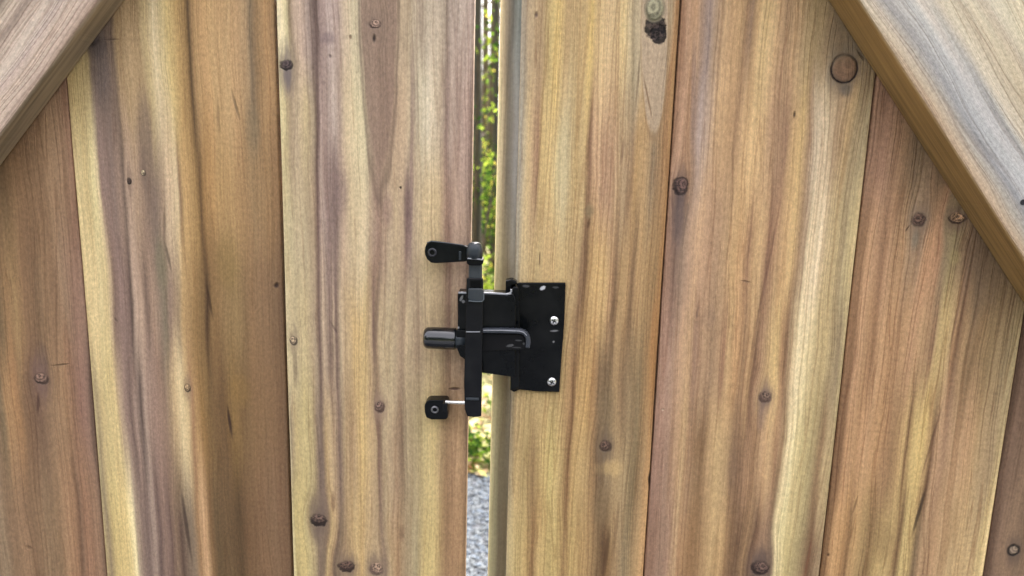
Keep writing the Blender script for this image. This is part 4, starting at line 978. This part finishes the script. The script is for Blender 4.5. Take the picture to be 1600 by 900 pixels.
xs = sorted(set([round(-3 + 0.15 * i, 3) for i in range(41)] + [-200, -90, -40, -20, -12, -8, -5, -4, 4, 5, 8, 12, 20, 40, 90, 200]))
ys = sorted(set([-200, -60, -20, -6, -2, 0, 1] + [round(2 + 0.15 * i, 3) for i in range(36)] + [8, 9, 10, 12, 14, 18, 25, 40, 80, 160, 260]))
bm = bmesh.new()
gv = [[bm.verts.new((x, y, ground_z(x, y) + (random.uniform(-0.02, 0.02) if 2.4 < y < 12 and abs(x) < 4 else 0))) for x in xs] for y in ys]
for j in range(len(ys) - 1):
    for i in range(len(xs) - 1):
        bm.faces.new((gv[j][i], gv[j][i + 1], gv[j + 1][i + 1], gv[j + 1][i]))
g = link("ground", bm_mesh(bm), ground_mat("leaf_litter_ground", (72, 62, 40), (118, 114, 72), (150, 152, 92), 9), smooth=True)
tag(g, kind="structure")

gravel_base = ground_mat("gravel_bed", (46, 48, 52), (64, 67, 72), (84, 87, 92), 60, 0.6)
bm = bmesh.new()
a = [bm.verts.new(v) for v in ((-6, -7, 0.001), (6, -7, 0.001), (6, 2.40, 0.001), (2, 2.36, 0.001), (0, 2.42, 0.001), (-1.5, 2.38, 0.001), (-6, 2.42, 0.001))]
bm.faces.new(a)
tag(link("driveway", bm_mesh(bm), gravel_base), kind="structure")


def scatter(name, n, region, size, mats, kind_label, height=0.0, seed=1, flat=0.6):
    """Loose stones, each a dented little solid, joined as one mesh."""
    rnd = random.Random(seed)
    base = []
    for v in range(5):
        b = bmesh.new()
        bmesh.ops.create_icosphere(b, subdivisions=1, radius=1)
        base.append(([tuple(q.co * rnd.uniform(0.72, 1.12)) for q in b.verts], [tuple(q.index for q in f.verts) for f in b.faces]))
        b.free()
    V, Fc, MI = [], [], []
    for i in range(n):
        x = rnd.uniform(region[0], region[1]); y = rnd.uniform(region[2], region[3])
        s = size[0] + (size[1] - size[0]) * rnd.random() ** 2
        rot = Matrix.Rotation(rnd.uniform(0, 6.28), 3, 'Z') @ Matrix.Rotation(rnd.uniform(-0.5, 0.5), 3, 'X')
        vs, fs = base[rnd.randrange(5)]
        sx, sy, sz = rnd.uniform(0.7, 1.3), rnd.uniform(0.7, 1.2), rnd.uniform(flat * 0.7, flat * 1.2)
        o = len(V)
        zc = max(ground_z(x, y), 0.0) + s * 0.25 + rnd.uniform(0, height)
        for v in vs:
            p = rot @ Vector((v[0] * s * sx, v[1] * s * sy, v[2] * s * sz))
            V.append((p.x + x, p.y + y, p.z + zc))
        mi = rnd.choices(range(len(mats)), weights=[w for _, w in mats])[0]
        for f in fs:
            Fc.append(tuple(o + q for q in f)); MI.append(mi)
    me = bpy.data.meshes.new(name)
    me.from_pydata(V, [], Fc)
    o = link(name, me, [m_ for m_, _ in mats])
    me.polygons.foreach_set("material_index", MI)
    return tag(o, kind_label, None, None, "stuff")


def plain(name, c, rough=0.85, spec=0.3):
    k = NT(name)
    tc = k.n("ShaderNodeTexCoord")
    n1 = k.noise(tc.outputs["Object"], 70, 3, 0.6)
    col = k.mix(k.ss(n1, 0.3, 0.7), lin(tuple(v * 0.82 for v in c)), lin(c))
    b = k.bsdf(Base_Color=col, Roughness=rough)
    b.inputs["Specular IOR Level"].default_value = spec
    return k.mat


bm = bmesh.new()
a = [bm.verts.new((x, y, ground_z(x, y) + 0.004)) for x, y in ((-80, 17), (80, 17), (80, 150), (-80, 150))]
bm.faces.new(a)
tag(link("meadow", bm_mesh(bm), ground_mat("dry_meadow_grass", (170, 166, 110), (206, 200, 150), (226, 220, 176), 2)), kind="structure")
s1, s2, s3_, s4 = plain("stone_grey", (68, 73, 76)), plain("stone_pale", (82, 88, 92)), plain("stone_dark", (54, 60, 68)), plain("stone_blue", (70, 80, 90))
scatter("gravel", 34000, (-0.62, 0.40, 0.5, 2.38), (0.004, 0.0105), [(s1, 4), (s2, 3), (s3_, 2), (s4, 3)], "blue grey crushed gravel of the driveway", 0.006, 3)

# fallen leaves, twigs and weeds on the bank
def leaf_mat(name, c, trans=0.5):
    k = NT(name)
    tc = k.n("ShaderNodeTexCoord")
    n1 = k.noise(tc.outputs["Object"], 11, 3, 0.6)
    cc = k.mix(k.ss(n1, 0.3, 0.7), lin(tuple(v * 0.80 for v in c)), lin(c))
    d = k.n("ShaderNodeBsdfDiffuse"); t = k.n("ShaderNodeBsdfTranslucent"); mx = k.n("ShaderNodeMixShader")
    k.put(d.inputs[0], cc)
    k.put(t.inputs[0], cc)
    mx.inputs[0].default_value = trans
    k.t.links.new(d.outputs[0], mx.inputs[1]); k.t.links.new(t.outputs[0], mx.inputs[2])
    k.t.links.new(mx.outputs[0], k.out.inputs[0])
    return k.mat


def leaf_cloud(V, Fc, MI, rnd, cen, rad, n, size, nm, up=0.4, weights=None):
    for _ in range(n):
        while True:
            q = Vector((rnd.uniform(-1, 1), rnd.uniform(-1, 1), rnd.uniform(-1, 1)))
            if q.length < 1: break
        c = Vector((cen[0] + q.x * rad[0], cen[1] + q.y * rad[1], cen[2] + q.z * rad[2]))
        nrm = Vector((rnd.gauss(0, 1), rnd.gauss(0, 1), rnd.gauss(0, 1) + up)).normalized()
        a = nrm.orthogonal().normalized()
        a = Matrix.Rotation(rnd.uniform(0, 6.28), 3, nrm) @ a
        b = nrm.cross(a)
        s = size * rnd.uniform(0.6, 1.3)
        o = len(V)
        V.extend([tuple(c - a * s), tuple(c + b * s * 0.42 + nrm * s * 0.12), tuple(c + a * s), tuple(c - b * s * 0.42 + nrm * s * 0.12)])
        Fc.append((o, o + 1, o + 2)); Fc.append((o, o + 2, o + 3))
        mi = rnd.choices(range(nm), weights=weights)[0]
        MI.extend((mi, mi))


def mesh_from(name, V, Fc, MI, mats, parent=None, loc=(0, 0, 0)):
    me = bpy.data.meshes.new(name)
    me.from_pydata(V, [], Fc)
    o = link(name, me, mats, parent, loc)
    if MI: me.polygons.foreach_set("material_index", MI)
    return o


GR = [leaf_mat("leaf_green", (78, 104, 34)), leaf_mat("leaf_yellow_green", (138, 158, 56)), leaf_mat("leaf_deep_green", (42, 66, 26), 0.35), leaf_mat("leaf_yellow", (184, 174, 76))]
WD = leaf_mat("leaf_added_wood_edge", (58, 74, 40), 0.3)  # leaves of the unseen belt added behind the camera to cut light
LT = [leaf_mat("litter_tan", (146, 122, 92), 0.15), leaf_mat("litter_pale", (172, 154, 124), 0.15), leaf_mat("litter_brown", (110, 82, 54), 0.1), leaf_mat("litter_olive", (140, 140, 84), 0.2)]
rnd = random.Random(11)
V, Fc, MI = [], [], []
for i in range(9000):
    x = rnd.uniform(-2.2, 1.6); y = 2.33 + (rnd.random() ** 1.4) * 7
    leaf_cloud(V, Fc, MI, rnd, (x, y, max(ground_z(x, y), 0) + 0.012 + 0.01 * rnd.random()), (0.01, 0.01, 0.006), 1, 0.030, 4, 3.0, [4, 3, 2, 2])
tag(mesh_from("fallen_leaves", V, Fc, MI, LT), "tan fallen leaves lying on the bank past the gravel", None, None, "stuff")
V, Fc, MI = [], [], []
for i in range(460):
    x = rnd.uniform(-1.6, 1.2)
    y = rnd.choice((rnd.uniform(2.42, 2.62), rnd.uniform(2.85, 3.4), rnd.uniform(3.2, 6.5)))
    leaf_cloud(V, Fc, MI, rnd, (x, y, ground_z(x, y) + 0.05), (0.07, 0.07, 0.05), 18, 0.020, 4, 0.8, [5, 2, 4, 0])
tag(mesh_from("weeds", V, Fc, MI, GR), "low yellow green weeds growing along the gravel edge", None, None, "stuff")

# ------------------------------------------------------------------ trees
def bark(name, c):
    k = NT(name)
    tc = k.n("ShaderNodeTexCoord")
    sp = k.n("ShaderNodeMapping")
    k.t.links.new(tc.outputs["Object"], sp.inputs[0])
    sp.inputs[3].default_value = (30, 30, 5)
    n1 = k.noise(sp.outputs[0], 1.0, 4, 0.6)
    n2 = k.noise(tc.outputs["Object"], 3, 2)
    cc = k.mix(k.ss(n1, 0.35, 0.65), lin(tuple(v * 0.6 for v in c)), lin(c))
    cc = k.mix(k.ss(n2, 0.5, 0.7, 0, 0.35), cc, lin((58, 66, 34)))
    b = k.bsdf(Base_Color=cc, Roughness=0.9)
    k.put(b.inputs["Normal"], k.bump(n1, 0.6, 0.02))
    return k.mat


BK = [bark("bark_dark", (46, 43, 32)), bark("bark_brown", (74, 62, 44))]


def limb(V, Fc, pts, rads, n=8):
    base = len(V)
    for i, p in enumerate(pts):
        t = (pts[min(i + 1, len(pts) - 1)] - pts[max(i - 1, 0)]).normalized()
        s = t.orthogonal().normalized(); q = t.cross(s)
        for j in range(n):
            a = 2 * math.pi * j / n
            V.append(tuple(p + (s * math.cos(a) + q * math.sin(a)) * rads[i]))
    for i in range(len(pts) - 1):
        for j in range(n):
            a = base + i * n + j; b = base + i * n + (j + 1) % n
            Fc.append((a, b, b + n, a + n))
    Fc.append(tuple(base + (len(pts) - 1) * n + j for j in range(n)))


def tree(x, y, h, r, label, seed, low=1.0, leaves=900, spread=1.0, lean=0.0, leaf=0.05, bk=0, wts=(4, 3, 3, 1)):
    rn = random.Random(seed)
    z0 = ground_z(x, y) - 0.05
    t = empty("woodland_tree", (x, y, z0))
    tag(t, label, "tree", "trees seen through the gap of the gate")
    V, Fc = [], []
    pts, rads = [], []
    for i in range(9):
        f = i / 8
        pts.append(Vector((lean * f * h + 0.03 * h * math.sin(seed + f * 5) * f * 0.4, 0.02 * h * math.cos(seed * 2 + f * 4) * f, f * h)))
        rads.append(r * (1.25 if i == 0 else 1.0) * (1 - 0.75 * f) + 0.004)
    limb(V, Fc, pts, rads, 10)
    tips = []
    nb = 12
    for b in range(nb):
        f = low / h + (1 - low / h) * (b / nb) * 0.95
        k_ = f * 8
        i0 = min(int(k_), 7)
        p = pts[i0].lerp(pts[i0 + 1], k_ - i0)
        a = rn.uniform(0, 6.28)
        ln = spread * rn.uniform(0.5, 1.2) * (1 - 0.45 * f)
        q1 = p + Vector((math.cos(a), math.sin(a), 0.45)) * ln * 0.5
        q2 = q1 + Vector((math.cos(a + 0.4), math.sin(a + 0.4), rn.uniform(0.1, 0.6))) * ln * 0.5
        rr = r * (1 - 0.75 * f) * 0.38
        limb(V, Fc, [p, q1, q2], [rr, rr * 0.6, rr * 0.25], 6)
        tips += [q1, q2, q2]
    tips += [pts[-1], pts[-2]]
    tk = mesh_from("trunk", V, Fc, None, BK[bk], t, (x, y, z0))
    for p_ in tk.data.polygons: p_.use_smooth = True
    V, Fc, MI = [], [], []
    per = max(3, leaves // (len(tips) * 3))
    for q in tips:
        for _ in range(3):
            cc = q + Vector((rn.gauss(0, 0.22), rn.gauss(0, 0.22), rn.gauss(0, 0.18))) * spread
            rr = rn.uniform(0.12, 0.30) * spread
            leaf_cloud(V, Fc, MI, rn, cc, (rr, rr, rr * 0.7), per * 2, leaf * 0.62, 4, 0.3, wts)
    mesh_from("crown", V, Fc, MI, GR, t, (x, y, z0))
    return t


def along(px, dist):
    """Ground point at this distance beyond the gate in the direction of a picture column."""
    d = fwd * F_PX + rt * (px - 800) + up * 250
    return CAM.x + d.x / d.y * (dist - CAM.y), dist


x_, y_ = along(748.5, 5.2)
tree(x_, y_, 8.0, 0.032, "dark straight trunk nearest the gate gap, standing beside the latch plank", 3, low=1.9, leaves=420, spread=1.0, bk=0)
x_, y_ = along(774, 6.4)
tree(x_, y_, 7.0, 0.026, "thin dark trunk with yellow green leaves, standing in the middle of the gap", 8, low=1.5, leaves=620, spread=0.8, wts=(5, 5, 1, 1), bk=0)
x_, y_ = along(766, 8.6)
tree(x_, y_, 9.0, 0.075, "brown trunk low in the gap behind the thin dark one", 14, low=2.9, leaves=500, spread=1.3, lean=0.012, bk=1)
x_, y_ = along(741, 10.5)
tree(x_, y_, 9.0, 0.06, "farther mossy trunk half hidden by the plank edge", 21, low=1.3, leaves=800, spread=1.4, bk=1)
for px, d, r_, lb in ((731, 7.8, 0.05, "trunk just hidden behind the pinkish plank edge"), (785, 11.5, 0.06, "far trunk beside the grey stile of the gap")):
    x_, y_ = along(px, d)
    tree(x_, y_, 8.0, r_, lb, int(px), low=2.2, leaves=420, spread=1.1, lean=0.01 if px == 754 else 0.0, bk=1)
x_, y_ = along(757, 12.5)
tree(x_, y_, 10.0, 0.07, "slender far trunk with pale leaves around it", 27, low=1.0, leaves=1000, spread=1.6, wts=(2, 5, 1, 3), bk=1)
far_labels = ["%s tree %s" % (a, b) for b in ("past the bank on the side of the latch bar", "past the bank on the side of the latch plate") for a in
              ("thick trunked spreading", "slim trunked straight", "bushy low crowned", "tall bare stemmed", "pale barked leaning", "outermost rough barked", "small yellow leaved", "dark mossy trunked")]
rn = random.Random(5)
for i in range(16):
    a = -1.25 + i * 0.165 + rn.uniform(-0.04, 0.04)
    if abs(a + 0.04) < 0.15: continue
    d = rn.uniform(6, 15)
    tree(math.sin(a) * d, 1 + math.cos(a) * d, rn.uniform(7, 11), rn.uniform(0.04, 0.11), far_labels[i % 16], 50 + i, low=rn.uniform(1.2, 2.6), leaves=1300, spread=rn.uniform(1.1, 1.8), bk=i % 2)

# understorey shrubs between the trunks
def shrub(x, y, h, label, seed, wts):
    rn = random.Random(seed)
    z0 = ground_z(x, y)
    t = empty("shrub", (x, y, z0))
    tag(t, label, "shrub", "shrubs between the woodland trees")
    V, Fc = [], []
    tips = []
    for b in range(9):
        a = rn.uniform(0, 6.28); ln = h * rn.uniform(0.6, 1.0)
        p0 = Vector((0, 0, 0)); p1 = Vector((math.cos(a) * ln * 0.22, math.sin(a) * ln * 0.22, ln * 0.55)); p2 = Vector((math.cos(a) * ln * 0.5, math.sin(a) * ln * 0.5, ln))
        limb(V, Fc, [p0, p1, p2], [0.010, 0.007, 0.003], 5)
        tips += [p1, p2, p1.lerp(p2, 0.5)]
    mesh_from("stem", V, Fc, None, BK[1], t, (x, y, z0))
    V, Fc, MI = [], [], []
    for q in tips: leaf_cloud(V, Fc, MI, rn, q, (0.17, 0.17, 0.15), 30, 0.024, 4, 0.4, wts)
    mesh_from("foliage", V, Fc, MI, GR, t, (x, y, z0))


for i, (px, d, h, lb, w) in enumerate([(746, 5.6, 1.25, "dark green shrub at the foot of the dark trunk", (3, 1, 6, 0)), (778, 6.2, 1.3, "yellow green shrub behind the thin trunk", (3, 4, 4, 2)),
                                       (743, 7.2, 1.9, "dense shrub beside the plank edge past the bank", (4, 4, 3, 2)), (764, 9.5, 1.3, "pale yellow shrub low in the gap", (3, 5, 0, 2)),
                                       (768, 4.4, 0.45, "low yellow green shrub just past the gravel", (4, 4, 2, 1)), (744, 4.9, 2.2, "tall airy green shrub overlapping the nearest dark trunk", (5, 3, 5, 0)), (760, 7.9, 1.2, "broad dark shrub in the middle of the gap", (3, 1, 6, 0)),
                                       (700, 7.0, 1.3, "shrub hidden beyond the pinkish plank", (4, 3, 3, 1)), (830, 8.0, 1.4, "shrub hidden beyond the straw coloured plank", (4, 3, 3, 1))]):
    x_, y_ = along(px, d)
    shrub(x_, y_, h, lb, 90 + i, w)

# unseen wood edge behind the camera, added to dim latch reflections and front light
V, Fc, MI = [], [], []
rnd = random.Random(77)
for i in range(260):
    a = rnd.uniform(-1.45, 1.45)
    d = rnd.uniform(6.5, 10)
    hgt_ = rnd.uniform(0.3, 4.6)
    leaf_cloud(V, Fc, MI, rnd, (math.sin(a) * d, -1.5 - math.cos(a) * d, hgt_), (1.0, 1.0, 0.9), 60, 0.26, 1, 0.2)
tag(mesh_from("added_wood_edge", V, Fc, None, [WD]), "unseen green wood edge behind the camera, added to dim the latch reflections", None, None, "stuff")
